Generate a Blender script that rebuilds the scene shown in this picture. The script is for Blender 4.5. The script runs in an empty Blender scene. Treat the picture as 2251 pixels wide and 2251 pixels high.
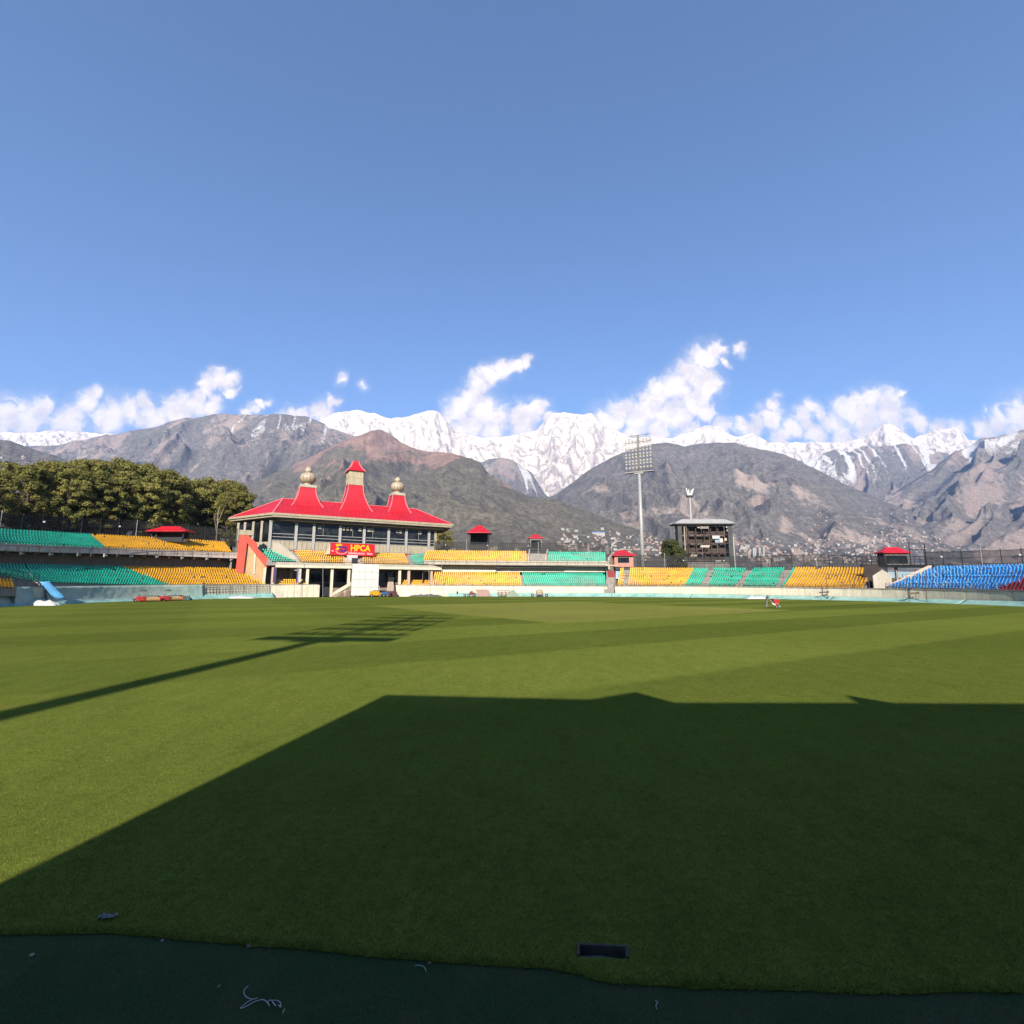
import bpy, bmesh, math, random
import numpy as np
from mathutils import Vector, Matrix
random.seed(7); rng = np.random.default_rng(11)
scene = bpy.context.scene
COL = scene.collection
# ------------------------------------------------------------------ camera
FPX, HOR, CAMH, CPX = 1090.0, 1288.0, 2.85, 1125.5
PITCH = math.atan((HOR - CPX) / FPX)
cam_d = bpy.data.cameras.new('camera'); cam = bpy.data.objects.new('camera', cam_d); COL.objects.link(cam)
cam.location = (0, 0, CAMH); cam.rotation_euler = (math.pi/2 + PITCH, 0, 0)
cam_d.sensor_width = 36; cam_d.sensor_fit = 'HORIZONTAL'; cam_d.lens = FPX/2251*36
cam_d.clip_start = 0.1; cam_d.clip_end = 60000
scene.camera = cam
# ------------------------------------------------------------------ sun, sky, exposure
SUN_EL, SUN_X = math.radians(27.0), 0.078
SUN_STRENGTH, SKY_STRENGTH, EXPOSURE = 5.0, 0.070, 1.58
sd = bpy.data.lights.new('sun', 'SUN'); so = bpy.data.objects.new('sun', sd); COL.objects.link(so)
sd.energy = SUN_STRENGTH; sd.angle = math.radians(0.4); sd.color = (1.0, 0.93, 0.82)
_l = math.hypot(SUN_X, 1)
SUN_DIR = Vector((SUN_X/_l*math.cos(SUN_EL), 1/_l*math.cos(SUN_EL), -math.sin(SUN_EL)))
so.rotation_euler = SUN_DIR.to_track_quat('-Z', 'Y').to_euler(); so.location = (0, -60, 80)
vs = scene.view_settings
scene.display_settings.display_device = 'sRGB'
vs.view_transform = 'Standard'; vs.look = 'None'; vs.gamma = 1; vs.exposure = EXPOSURE; vs.use_curve_mapping = False
scene.cycles.max_bounces = 6; scene.cycles.diffuse_bounces = 3; scene.cycles.glossy_bounces = 2
scene.cycles.transparent_max_bounces = 12; scene.cycles.volume_bounces = 1
scene.cycles.sample_clamp_indirect = 4
scene.cycles.volume_step_rate = 1

def ray(px, py):
    a = (px-CPX)/FPX; b = (CPX-py)/FPX
    return np.array([a, -b*math.sin(PITCH)+math.cos(PITCH), b*math.cos(PITCH)+math.sin(PITCH)])
ORG = np.array([0, 0, CAMH])
def gnd(px, py, z=0.0):
    d = ray(px, py); return ORG + d*((z-CAMH)/d[2])
def atY(px, py, Y):
    d = ray(px, py); return ORG + d*(Y/d[1])
def project(P):
    P = np.asarray(P, float) - ORG
    x = P[..., 0]; fwd = P[..., 1]*math.cos(PITCH)+P[..., 2]*math.sin(PITCH); up = -P[..., 1]*math.sin(PITCH)+P[..., 2]*math.cos(PITCH)
    return CPX + FPX*x/fwd, CPX - FPX*up/fwd

# ------------------------------------------------------------------ world: blue afternoon sky with a bank of cumulus over the range
w = bpy.data.worlds.new('World'); scene.world = w; w.use_nodes = True
nt = w.node_tree; N = nt.nodes; L = nt.links; N.clear()
def node(t, **k):
    n = N.new(t)
    for a, b in k.items(): setattr(n, a, b)
    return n
def wire(v, sock):
    if hasattr(v, 'is_output'): L.new(v, sock)
    else: sock.default_value = v
def M_(op, a, b=None, c=None, clamp=False):
    n = node('ShaderNodeMath', operation=op, use_clamp=clamp)
    wire(a, n.inputs[0])
    if b is not None: wire(b, n.inputs[1])
    if c is not None: wire(c, n.inputs[2])
    return n.outputs[0]
sky = node('ShaderNodeTexSky', sky_type='NISHITA'); sky.sun_disc = False
sky.sun_elevation = SUN_EL; sky.sun_rotation = math.pi + math.atan(SUN_X); sky.altitude = 1400
sky.air_density = 1.0; sky.dust_density = 0.05; sky.ozone_density = 5.2
tc = node('ShaderNodeTexCoord'); sx = node('ShaderNodeSeparateXYZ'); L.new(tc.outputs['Generated'], sx.inputs[0])
yy = M_('MAXIMUM', M_('ABSOLUTE', sx.outputs[1]), 0.06)
ca = M_('DIVIDE', sx.outputs[0], yy); ce = M_('DIVIDE', sx.outputs[2], yy)
cv = node('ShaderNodeCombineXYZ'); wire(ca, cv.inputs[0]); wire(ce, cv.inputs[1])
def noise_w(vec, scale, detail, rough, off=0.0, dist=0.0):
    n = node('ShaderNodeTexNoise'); n.noise_dimensions = '3D'
    m = node('ShaderNodeMapping'); m.inputs['Location'].default_value = (off, off*0.7, off*1.3); L.new(vec, m.inputs[0])
    L.new(m.outputs[0], n.inputs['Vector']); n.inputs['Scale'].default_value = scale
    n.inputs['Detail'].default_value = detail; n.inputs['Roughness'].default_value = rough; n.inputs['Distortion'].default_value = dist
    return n
def vadd(a, b, s):   # a + (b-0.5)*s
    v1 = node('ShaderNodeVectorMath', operation='SUBTRACT'); L.new(b, v1.inputs[0]); v1.inputs[1].default_value = (.5, .5, .5)
    v2 = node('ShaderNodeVectorMath', operation='MULTIPLY_ADD'); L.new(v1.outputs[0], v2.inputs[0]); v2.inputs[1].default_value = (s, s, 0); L.new(a, v2.inputs[2])
    return v2.outputs[0]
wv = vadd(cv.outputs[0], noise_w(cv.outputs[0], 11, 3, .55).outputs[1], 0.062)
wv = vadd(wv, noise_w(cv.outputs[0], 46, 4, .6, 3.1).outputs[1], 0.022)
BLOBS = [(-60,930,55),(0,925,46),(60,925,45),(40,905,20),(90,895,28),(105,885,14),(150,925,40),(185,885,28),(205,868,15),(240,915,38),(290,905,32),
 (325,880,20),(340,920,35),(390,900,34),(430,890,30),(455,850,26),(480,838,26),(505,840,20),(515,862,15),(470,890,25),(560,900,13),(575,888,10),
 (592,880,7),(640,910,17),(665,905,17),(700,895,20),(730,880,14),(720,910,20),(980,930,26),(1010,895,32),(1030,870,30),(1050,845,28),(1075,828,25),
 (1105,815,24),(1130,805,18),(1152,792,13),(1165,787,7),(1060,905,35),(1035,930,30),(1100,925,27),(1150,918,30),(1180,895,22),(1200,885,14),(1205,925,20),
 (1330,920,30),(1355,895,25),(1375,890,18),(1400,915,35),(1440,895,40),(1455,865,30),(1490,850,35),(1520,820,32),(1550,790,32),(1575,775,25),(1595,775,16),
 (1629,768,14),(1640,760,7),(1545,840,35),(1530,880,42),(1480,915,45),(1550,905,28),(1597,800,12),(1620,935,12),(1660,928,20),(1690,920,28),(1700,890,15),
 (1708,870,8),(1765,925,25),(1785,900,22),(1805,910,15),(1830,930,30),(1860,900,30),(1880,875,25),(1915,870,28),(1950,885,30),(1975,868,10),(1985,863,5),
 (1900,920,45),(1960,920,35),(2010,920,22),(2160,935,25),(2200,925,32),(2251,915,42),(2165,895,6),(2320,915,50),(2400,920,60),
 (1080,948,30),(1150,950,26),(1010,948,26),(1380,950,30),(1450,955,34),(1520,955,34),(1720,960,24),(1790,962,26),(1850,965,28),(1910,960,30),(1970,955,26),(2170,955,26),(2240,955,30),(1590,938,20),(1625,945,20),(1650,948,22),(1735,950,24),(2030,932,22),(2065,945,20),(2105,950,22),(1225,940,18),(1270,935,14),(1305,925,18),(620,912,15),(540,915,13),(752,838,8),(793,852,7)]
dens = None
for bx_, by_, br_ in BLOBS:
    d = ray(bx_, by_); c = (d[0]/d[1], d[2]/d[1], 0)
    dn = node('ShaderNodeVectorMath', operation='DISTANCE'); L.new(wv, dn.inputs[0]); dn.inputs[1].default_value = c
    v = M_('MULTIPLY_ADD', dn.outputs['Value'], -(1 if br_ > 8 else .6)/(br_*(1.30 if br_ > 8 else 1.9)/FPX), 1.0 if br_ > 8 else .42)
    dens = v if dens is None else M_('SMOOTH_MAX', dens, v, 0.12)
nf = noise_w(wv, 30, 10, .60, 5.0, .9)
dn2 = M_('MULTIPLY_ADD', nf.outputs[0], 1.5, M_('ADD', dens, -0.62))
mr = node('ShaderNodeMapRange', interpolation_type='SMOOTHSTEP'); wire(dn2, mr.inputs[0]); mr.inputs[1].default_value = -0.06; mr.inputs[2].default_value = 0.80
veil = node('ShaderNodeMapRange', interpolation_type='SMOOTHSTEP'); wire(M_('MULTIPLY_ADD', nf.outputs[0], .8, M_('ADD', dens, -.4)), veil.inputs[0]); veil.inputs[1].default_value = -0.55; veil.inputs[2].default_value = 0.45
alpha = M_('MAXIMUM', M_('MULTIPLY', mr.outputs[0], 0.985), M_('MULTIPLY', veil.outputs[0], .22))
# cloud tone: noise paints sunlit cream and shaded warm grey billows into the colour
nl = noise_w(vadd(cv.outputs[0], noise_w(cv.outputs[0], 46, 4, .6, 3.1).outputs[1], .02), 26, 8, .58, 9.0)
sh = node('ShaderNodeMapRange', interpolation_type='SMOOTHSTEP'); L.new(nl.outputs[0], sh.inputs[0]); sh.inputs[1].default_value = .34; sh.inputs[2].default_value = .62
cm = node('ShaderNodeMix', data_type='RGBA'); L.new(sh.outputs[0], cm.inputs[0])
cm.inputs[6].default_value = (.42, .365, .335, 1); cm.inputs[7].default_value = (.57, .495, .43, 1)
skc = node('ShaderNodeVectorMath', operation='SCALE'); L.new(sky.outputs[0], skc.inputs[0]); skc.inputs['Scale'].default_value = SKY_STRENGTH
mx = node('ShaderNodeMix', data_type='RGBA'); wire(alpha, mx.inputs[0]); L.new(skc.outputs[0], mx.inputs[6]); L.new(cm.outputs[2], mx.inputs[7])
bg = node('ShaderNodeBackground'); L.new(mx.outputs[2], bg.inputs[0]); bg.inputs[1].default_value = 1.0
wo = node('ShaderNodeOutputWorld'); L.new(bg.outputs[0], wo.inputs[0])
w.cycles.sampling_method = 'MANUAL'; w.cycles.sample_map_resolution = 512

# ------------------------------------------------------------------ material helper
MATS = {}
def mat(name, col, rough=.7, var=.12, scale=1.5, bump=0.0, bscale=20, spec=.3, col2=None, c2=(.5, .62), c2scale=.6, metal=0.0, streak=0.0, coords='Object'):
    """plain procedural material: base colour with two octaves of uneven tone, optional second colour in patches, vertical streaks, bump"""
    if name in MATS: return MATS[name]
    m = bpy.data.materials.new(name); m.use_nodes = True; t = m.node_tree; n = t.nodes; l = t.links
    b = n['Principled BSDF']; b.inputs['Roughness'].default_value = rough; b.inputs['Specular IOR Level'].default_value = spec; b.inputs['Metallic'].default_value = metal
    g = n.new('ShaderNodeNewGeometry') if coords == 'World' else n.new('ShaderNodeTexCoord')
    vec = g.outputs['Position'] if coords == 'World' else g.outputs['Object']
    def nz(s, d=4, r=.6, stretch=None):
        x = n.new('ShaderNodeTexNoise'); x.inputs['Scale'].default_value = s; x.inputs['Detail'].default_value = d; x.inputs['Roughness'].default_value = r
        if stretch:
            mp = n.new('ShaderNodeMapping'); mp.inputs['Scale'].default_value = stretch; l.new(vec, mp.inputs[0]); l.new(mp.outputs[0], x.inputs['Vector'])
        else: l.new(vec, x.inputs['Vector'])
        return x.outputs[0]
    cur = None
    base = n.new('ShaderNodeRGB'); base.outputs[0].default_value = (*col, 1); cur = base.outputs[0]
    if col2:
        r = n.new('ShaderNodeMapRange'); l.new(nz(c2scale, 6, .65), r.inputs[0]); r.inputs[1].default_value = c2[0]; r.inputs[2].default_value = c2[1]
        x = n.new('ShaderNodeMix'); x.data_type = 'RGBA'; l.new(r.outputs[0], x.inputs[0]); l.new(cur, x.inputs[6]); x.inputs[7].default_value = (*col2, 1); cur = x.outputs[2]
    if var or streak:
        def tone(sock, amt, cur):
            r = n.new('ShaderNodeMapRange'); l.new(sock, r.inputs[0]); r.inputs[1].default_value = .3; r.inputs[2].default_value = .7
            r.inputs[3].default_value = 1-amt; r.inputs[4].default_value = 1+amt*.6
            x = n.new('ShaderNodeVectorMath'); x.operation = 'SCALE'; l.new(cur, x.inputs[0]); l.new(r.outputs[0], x.inputs['Scale']); return x.outputs[0]
        if var: cur = tone(nz(scale), var, cur)
        if var: cur = tone(nz(scale*7, 3), var*.6, cur)
        if streak: cur = tone(nz(1.2, 4, .6, (1.6, 1.6, .12)), streak, cur)
    l.new(cur, b.inputs['Base Color'])
    if bump:
        bn = n.new('ShaderNodeBump'); bn.inputs['Strength'].default_value = bump; bn.inputs['Distance'].default_value = .05; l.new(nz(bscale, 5), bn.inputs['Height']); l.new(bn.outputs[0], b.inputs['Normal'])
    MATS[name] = m; return m

# ------------------------------------------------------------------ mesh helpers
class MB:
    """collects faces; build() links them as one mesh object"""
    def __init__(s): s.v = []; s.f = []; s.mi = []; s.cur = 0
    def add(s, vs, fs):
        o = len(s.v); s.v += [tuple(map(float, p)) for p in vs]; s.f += [tuple(i+o for i in q) for q in fs]; s.mi += [s.cur]*len(fs); return s
    def quad(s, a, b, c, d): return s.add([a, b, c, d], [(0, 1, 2, 3)])
    def hexa(s, p): return s.add(p, [(0, 3, 2, 1), (4, 5, 6, 7), (0, 1, 5, 4), (1, 2, 6, 5), (2, 3, 7, 6), (3, 0, 4, 7)])
    def box(s, c, d, ang=0.0):
        cx, cy, cz = c; dx, dy, dz = d[0]/2, d[1]/2, d[2]/2; ca, sa = math.cos(ang), math.sin(ang); p = []
        for z in (-dz, dz):
            for x, y in ((-dx, -dy), (dx, -dy), (dx, dy), (-dx, dy)): p.append((cx+x*ca-y*sa, cy+x*sa+y*ca, cz+z))
        return s.hexa(p)
    def bar(s, a, b, wd, ht=None):
        """square bar from a to b"""
        a = Vector(a); b = Vector(b); d = (b-a)
        if d.length < 1e-6: return s
        d.normalize(); up = Vector((0, 0, 1)) if abs(d.z) < .95 else Vector((0, 1, 0))
        x = d.cross(up).normalized(); y = x.cross(d).normalized(); ht = ht or wd; p = []
        for q in (a, b):
            for i, j in ((-1, -1), (1, -1), (1, 1), (-1, 1)): p.append(q+x*i*wd/2+y*j*ht/2)
        return s.hexa(p)
    def tube(s, pts, rad, n=8, cap=True):
        pts = [Vector(p) for p in pts]; rad = rad if hasattr(rad, '__len__') else [rad]*len(pts); o = len(s.v); vs = []; fs = []
        ref = None
        for i, p in enumerate(pts):
            d = (pts[min(i+1, len(pts)-1)]-pts[max(i-1, 0)]).normalized()
            if ref is None: ref = Vector((1, 0, 0)) if abs(d.x) < .8 else Vector((0, 1, 0))
            x = (ref-d*ref.dot(d)).normalized(); y = d.cross(x); ref = x
            for k in range(n):
                a = 2*math.pi*k/n; vs.append(p+(x*math.cos(a)+y*math.sin(a))*rad[i])
        for i in range(len(pts)-1):
            for k in range(n): fs.append((i*n+k, i*n+(k+1) % n, (i+1)*n+(k+1) % n, (i+1)*n+k))
        if cap: fs += [tuple(range(n))[::-1], tuple((len(pts)-1)*n+k for k in range(n))]
        return s.add(vs, fs)
    def lathe(s, c, prof, n=16, rot=0.0, square=False):
        """prof [(z, r)] round (or square-plan when n=4) about vertical axis at c"""
        vs = []; fs = []; m = len(prof)
        for z, r in prof:
            for k in range(n):
                a = rot+2*math.pi*(k+.5)/n; vs.append((c[0]+r*math.cos(a), c[1]+r*math.sin(a), c[2]+z))
        for i in range(m-1):
            for k in range(n): fs.append((i*n+k, i*n+(k+1) % n, (i+1)*n+(k+1) % n, (i+1)*n+k))
        fs += [tuple(range(n))[::-1], tuple((m-1)*n+k for k in range(n))]
        return s.add(vs, fs)
    def prism(s, poly, off):
        """polygon (3d points) extruded by vector off"""
        n = len(poly); a = [Vector(p) for p in poly]; b = [p+Vector(off) for p in a]
        return s.add(a+b, [tuple(range(n))[::-1], tuple(range(n, 2*n))]+[(i, (i+1) % n, n+(i+1) % n, n+i) for i in range(n)])
    def grid(s, A, closed=False):
        """A: rows x cols x 3 array of points"""
        r, c = A.shape[:2]; fs = []
        for i in range(r-1):
            for j in range(c-1 if not closed else c): fs.append((i*c+j, i*c+(j+1) % c, (i+1)*c+(j+1) % c, (i+1)*c+j))
        return s.add(A.reshape(-1, 3), fs)
    def build(s, name, m, parent=None, smooth=False, loc=None):
        me = bpy.data.meshes.new(name); me.from_pydata(s.v, [], s.f)
        ms = m if isinstance(m, (list, tuple)) else [m]
        for q in ms: me.materials.append(q)
        if len(ms) > 1: me.polygons.foreach_set('material_index', s.mi)
        if smooth: me.polygons.foreach_set('use_smooth', [True]*len(s.f))
        me.update()
        return link(name, me, parent)
def link(name, me, parent=None):
    o = bpy.data.objects.new(name, me); COL.objects.link(o)
    if parent is not None: o.parent = parent; o.matrix_parent_inverse = parent.matrix_world.inverted()
    return o
def thing(name, label, cat, loc=(0, 0, 0), group=None, rz=0.0):
    o = bpy.data.objects.new(name, None); COL.objects.link(o); o.location = loc; o.rotation_euler = (0, 0, rz)
    o.matrix_world = Matrix.Translation(Vector(loc)) @ Matrix.Rotation(rz, 4, 'Z')
    o.empty_display_size = .2
    return tag(o, label, cat, group)
def tag(o, label=None, cat=None, group=None, kind=None):
    if label: o['label'] = label
    if cat: o['category'] = cat
    if group: o['group'] = group
    if kind: o['kind'] = kind
    return o
def np_quads(name, V, F, m, parent=None, smooth=False):
    me = bpy.data.meshes.new(name); V = np.asarray(V, np.float32).reshape(-1, 3); F = np.asarray(F, np.int32); k = F.shape[1]
    me.vertices.add(len(V)); me.vertices.foreach_set('co', V.ravel())
    me.loops.add(F.size); me.loops.foreach_set('vertex_index', F.ravel())
    me.polygons.add(len(F)); me.polygons.foreach_set('loop_start', np.arange(0, F.size, k, dtype=np.int32))
    me.polygons.foreach_set('loop_total', np.full(len(F), k, np.int32))
    if smooth: me.polygons.foreach_set('use_smooth', np.ones(len(F), bool))
    me.materials.append(m); me.update(calc_edges=True); me.validate()
    return link(name, me, parent)
def copy_tree(root, parent=None):
    c = root.copy(); COL.objects.link(c)
    if parent is not None: c.parent = parent
    for ch in root.children: copy_tree(ch, c)
    return c

# ------------------------------------------------------------------ boundary of the playing field
CY = 74.0
_ph = np.radians([-180, -150, -120, -95, -85, -73, -62, -50, -35, -18, -3, 12, 26, 42, 58, 74, 94, 120, 150, 180])
_rr = np.array([70, 70, 69.5, 69.3, 70.5, 74, 76.4, 76, 72.5, 66, 62.4, 62.6, 64.4, 66, 67.8, 71, 70.6, 70.5, 70, 70])
def _smooth(x):
    return sum(np.interp((x+d+np.pi) % (2*np.pi)-np.pi, _ph, _rr)*wt for d, wt in ((-.09, .2), (-.045, .2), (0, .2), (.045, .2), (.09, .2)))
def rb(phi): return _smooth(np.asarray(phi, float))
def PB(phi, o):
    r = rb(phi)+o; return np.stack([r*np.sin(phi), CY+r*np.cos(phi)], -1)
def hit(px, py, o):
    """where the sight line through a pixel of the photo meets the upright surface standing o metres behind the boundary"""
    d = ray(px, py); lo, hi = 40.0, 320.0
    def g(t):
        x, y = d[0]*t, d[1]*t; return math.hypot(x, y-CY)-float(rb(math.atan2(x, y-CY)))-o
    for _ in range(50):
        mid = (lo+hi)/2
        if g(mid) > 0: hi = mid
        else: lo = mid
    p = ORG+d*lo; return math.atan2(p[0], p[1]-CY), p[2], p
def zfun(ctrl, o):
    """height along a band of pixels as a function of the bearing from the field's centre"""
    h = [hit(px, py, o) for px, py in ctrl]; a = np.array([q[0] for q in h]); z = np.array([q[1] for q in h])
    i = np.argsort(a); a = a[i]; z = z[i]
    return lambda p: np.interp(p, a, z)
def phis(p0, p1, step=1.6, r=80): 
    n = max(2, int(abs(p1-p0)*r/step)+1); return np.linspace(p0, p1, n)
def sweep(mb, ph, prof, cap=True):
    """closed profile [(o, z or array)] carried along the boundary curve"""
    ph = np.asarray(ph); rows = []
    for o, z in prof:
        xy = PB(ph, o); rows.append(np.concatenate([xy, np.broadcast_to(np.asarray(z, float), ph.shape)[:, None]], 1))
    A = np.stack(rows, 1)                       # along x profile x 3
    mb.grid(A, closed=True); n = len(prof)
    if cap: mb.add(A[0], [tuple(range(n))]); mb.add(A[-1], [tuple(range(n))[::-1]])
    return mb
# ================================================================== GROUND
def custom(name):
    m = bpy.data.materials.new(name); m.use_nodes = True; t = m.node_tree
    class K: pass
    k = K(); k.m = m; k.t = t; k.n = t.nodes; k.l = t.links; k.b = t.nodes['Principled BSDF']
    def N_(ty, **kw):
        x = k.n.new(ty)
        for a, b in kw.items(): setattr(x, a, b)
        return x
    def W(v, s):
        if hasattr(v, 'is_output'): k.l.new(v, s)
        else: s.default_value = v
    def math_(op, a, b=None, c=None, clamp=False):
        x = N_('ShaderNodeMath', operation=op, use_clamp=clamp); W(a, x.inputs[0])
        if b is not None: W(b, x.inputs[1])
        if c is not None: W(c, x.inputs[2])
        return x.outputs[0]
    def noise(vec, s, d=4, r=.6, stretch=None, dist=0.):
        x = N_('ShaderNodeTexNoise'); x.inputs['Scale'].default_value = s; x.inputs['Detail'].default_value = d; x.inputs['Roughness'].default_value = r; x.inputs['Distortion'].default_value = dist
        if stretch is not None:
            mp = N_('ShaderNodeMapping'); mp.inputs['Scale'].default_value = stretch; k.l.new(vec, mp.inputs[0]); vec = mp.outputs[0]
        k.l.new(vec, x.inputs['Vector']); return x.outputs[0]
    def rangem(v, a, b, c=0., d=1., smooth=True):
        x = N_('ShaderNodeMapRange', interpolation_type='SMOOTHSTEP' if smooth else 'LINEAR'); W(v, x.inputs[0])
        for i, q in enumerate((a, b, c, d)): W(q, x.inputs[i+1])
        return x.outputs[0]
    def mix(f, a, b, blend='MIX'):
        x = N_('ShaderNodeMix', data_type='RGBA', blend_type=blend); W(f, x.inputs[0])
        for v, i in ((a, 6), (b, 7)): W((*v, 1) if isinstance(v, tuple) and len(v) == 3 else v, x.inputs[i])
        return x.outputs[2]
    def scale(c, s):
        x = N_('ShaderNodeVectorMath', operation='SCALE'); W(c, x.inputs[0]); W(s, x.inputs['Scale']); return x.outputs[0]
    def bump(h, st, dist=.03, base=None):
        x = N_('ShaderNodeBump'); x.inputs['Strength'].default_value = st; x.inputs['Distance'].default_value = dist; k.l.new(h, x.inputs['Height'])
        if base is not None: k.l.new(base, x.inputs['Normal'])
        return x.outputs[0]
    k.N, k.W, k.math, k.noise, k.range, k.mix, k.scale, k.bump = N_, W, math_, noise, rangem, mix, scale, bump
    return k

def grass_colour(k):
    geo = k.N('ShaderNodeNewGeometry'); pos = geo.outputs['Position']; s = k.N('ShaderNodeSeparateXYZ'); k.l.new(pos, s.inputs[0])
    X, Y = s.outputs[0], s.outputs[1]
    wob = k.math('MULTIPLY_ADD', k.noise(pos, .35, 3), .9, -.45)
    # mown bands, 7 m wide, running at 31 degrees across the field; fainter cross bands on the left
    v = k.math('ADD', k.math('ADD', k.math('MULTIPLY', X, -.515), k.math('MULTIPLY', Y, .857)), wob)
    u = k.math('ADD', k.math('ADD', k.math('MULTIPLY', X, .857), k.math('MULTIPLY', Y, .515)), wob)
    sv = k.range(k.math('SINE', k.math('MULTIPLY_ADD', v, math.pi/7.1, 1.28)), -.16, .16)
    su = k.range(k.math('SINE', k.math('MULTIPLY_ADD', u, math.pi/11.0, .4)), -.2, .2)
    left = k.range(X, -16., 4., 1., 0.)
    st = k.math('ADD', k.math('MULTIPLY', sv, k.math('MULTIPLY_ADD', left, -.55, 1.)), k.math('MULTIPLY', su, k.math('MULTIPLY', left, .3)))
    far = k.range(Y, 8., 16.)
    dark, light = (.100, .124, .021), (.148, .172, .030)
    c = k.mix(k.math('MULTIPLY_ADD', k.math('MULTIPLY', k.math('SUBTRACT', st, .5), far), .82, .5), dark, light)
    # pitch square in the middle, shorter and yellower, with two worn strips
    pu = k.math('ADD', k.math('MULTIPLY', k.math('SUBTRACT', X, 6.5), .82), k.math('MULTIPLY', k.math('SUBTRACT', Y, 66.), .572))
    pv = k.math('ADD', k.math('MULTIPLY', k.math('SUBTRACT', X, 6.5), -.572), k.math('MULTIPLY', k.math('SUBTRACT', Y, 66.), .82))
    sq = k.math('MULTIPLY', k.range(k.math('ABSOLUTE', pu), 17.6, 18.4, 1., 0.), k.range(k.math('ABSOLUTE', pv), 20., 21., 1., 0.))
    c = k.mix(k.math('MULTIPLY', sq, .9), c, (.205, .205, .045))
    worn = k.math('MULTIPLY', k.math('MULTIPLY', sq, k.range(k.noise(pos, .22, 5, .6, (1, .55, 1)), .54, .68)), .6)
    c = k.mix(worn, c, (.21, .155, .07))
    # tired patches, clover-dark patches, fine mottling
    c = k.mix(k.range(k.noise(pos, .55, 6, .7), .53, .74, 0., .45), c, (.165, .155, .036))
    c = k.mix(k.range(k.noise(pos, .9, 5, .65), .56, .75, 0., .4), c, (.055, .072, .012))
    c = k.scale(c, k.range(k.noise(pos, .05, 3, .5), .3, .7, .88, 1.10, False))
    c = k.scale(c, k.range(k.noise(pos, 1.7, 7, .8, (1, .45, 1)), .3, .7, .84, 1.14, False))
    c = k.scale(c, k.range(k.noise(pos, 8., 5, .75), .25, .75, .74, 1.22, False))
    c = k.scale(c, k.range(k.noise(pos, 45., 3, .7, (1, .6, 1)), .25, .75, .74, 1.25, False))
    return c, pos
k = custom('field_grass'); c, pos = grass_colour(k); k.l.new(c, k.b.inputs['Base Color']); k.b.inputs['Roughness'].default_value = 1.; k.b.inputs['Specular IOR Level'].default_value = 0.
b1 = k.bump(k.noise(pos, 14, 6, .75), .22, .10); k.l.new(k.bump(k.noise(pos, 80, 3, .7), .25, .02, b1), k.b.inputs['Normal'])
M_FIELD = k.m
k = custom('grass_blades'); c, pos = grass_colour(k); k.l.new(k.scale(c, 1.12), k.b.inputs['Base Color']); k.b.inputs['Roughness'].default_value = .8; k.b.inputs['Specular IOR Level'].default_value = .04
M_BLADE = k.m
k = custom('apron_turf_mat'); geo = k.N('ShaderNodeNewGeometry'); pos = geo.outputs['Position']
c = k.mix(k.range(k.noise(pos, 1.1, 6, .65), .4, .65), (.036, .062, .024), (.056, .070, .034))
c = k.scale(c, k.range(k.noise(pos, 90, 2, .7), .3, .7, .6, 1.35, False)); c = k.mix(k.range(k.noise(pos, 9, 6, .75), .58, .72, 0., .5), c, (.075, .062, .045))
k.l.new(c, k.b.inputs['Base Color']); k.b.inputs['Specular IOR Level'].default_value = .03; k.b.inputs['Roughness'].default_value = 1.; k.l.new(k.bump(k.noise(pos, 220, 2, .7), .6, .01), k.b.inputs['Normal']); M_APRON = k.m

HAZE_D, HAZE_COL = 5.6e-5, (.28, .43, .75, 1)
EDGE = [(-5.6, 4.50), (-4.9, 4.60), (-4.23, 4.57), (-3.8, 4.575), (-3.35, 4.59), (-3.0, 4.55), (-2.69, 4.51), (-2.4, 4.485), (-2.06, 4.44), (-1.6, 4.40), (-1.08, 4.32), (-.5, 4.265), (0, 4.22),
        (.25, 4.205), (.49, 4.15), (.62, 4.09), (.73, 4.06), (1.07, 4.04), (1.3, 4.018), (1.52, 4.01), (1.8, 4.003), (2.08, 4.0), (2.3, 3.975), (2.43, 3.97), (2.81, 3.97), (3.2, 3.985), (3.63, 3.98), (4.4, 4.0), (5.2, 4.1)]
e2 = []
for (x0, y0), (x1, y1) in zip(EDGE[:-1], EDGE[1:]):
    n = max(1, int((x1-x0)/.045))
    for i in range(n):
        f = i/n; e2.append((x0+(x1-x0)*f, y0+(y1-y0)*f+random.gauss(0, .006)))
outer = [(float(p[0]), float(p[1])) for p in PB(np.radians(np.linspace(-174.5, 174.5, 150)), 0.2)]
outer = e2[::-1] + outer       # edge runs right to left, then clockwise round the far side
bm = bmesh.new(); vs_ = [bm.verts.new((x, y, 0)) for x, y in outer]
PIT = [(.53, 4.32), (.88, 4.30), (.90, 4.42), (.54, 4.445)]
hv = [bm.verts.new((x, y, 0)) for x, y in PIT]
ed = [bm.edges.new((vs_[i], vs_[(i+1) % len(vs_)])) for i in range(len(vs_))]+[bm.edges.new((hv[i], hv[(i+1) % 4])) for i in range(4)]
bmesh.ops.triangle_fill(bm, use_beauty=True, use_dissolve=False, edges=ed, normal=(0, 0, 1))
bmesh.ops.recalc_face_normals(bm, faces=bm.faces)
if bm.faces and sum(f.normal.z for f in bm.faces) < 0: bmesh.ops.reverse_faces(bm, faces=bm.faces)
me = bpy.data.meshes.new('field'); bm.to_mesh(me); bm.free(); me.materials.append(M_FIELD)
tag(link('field', me), kind='structure')
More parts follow.
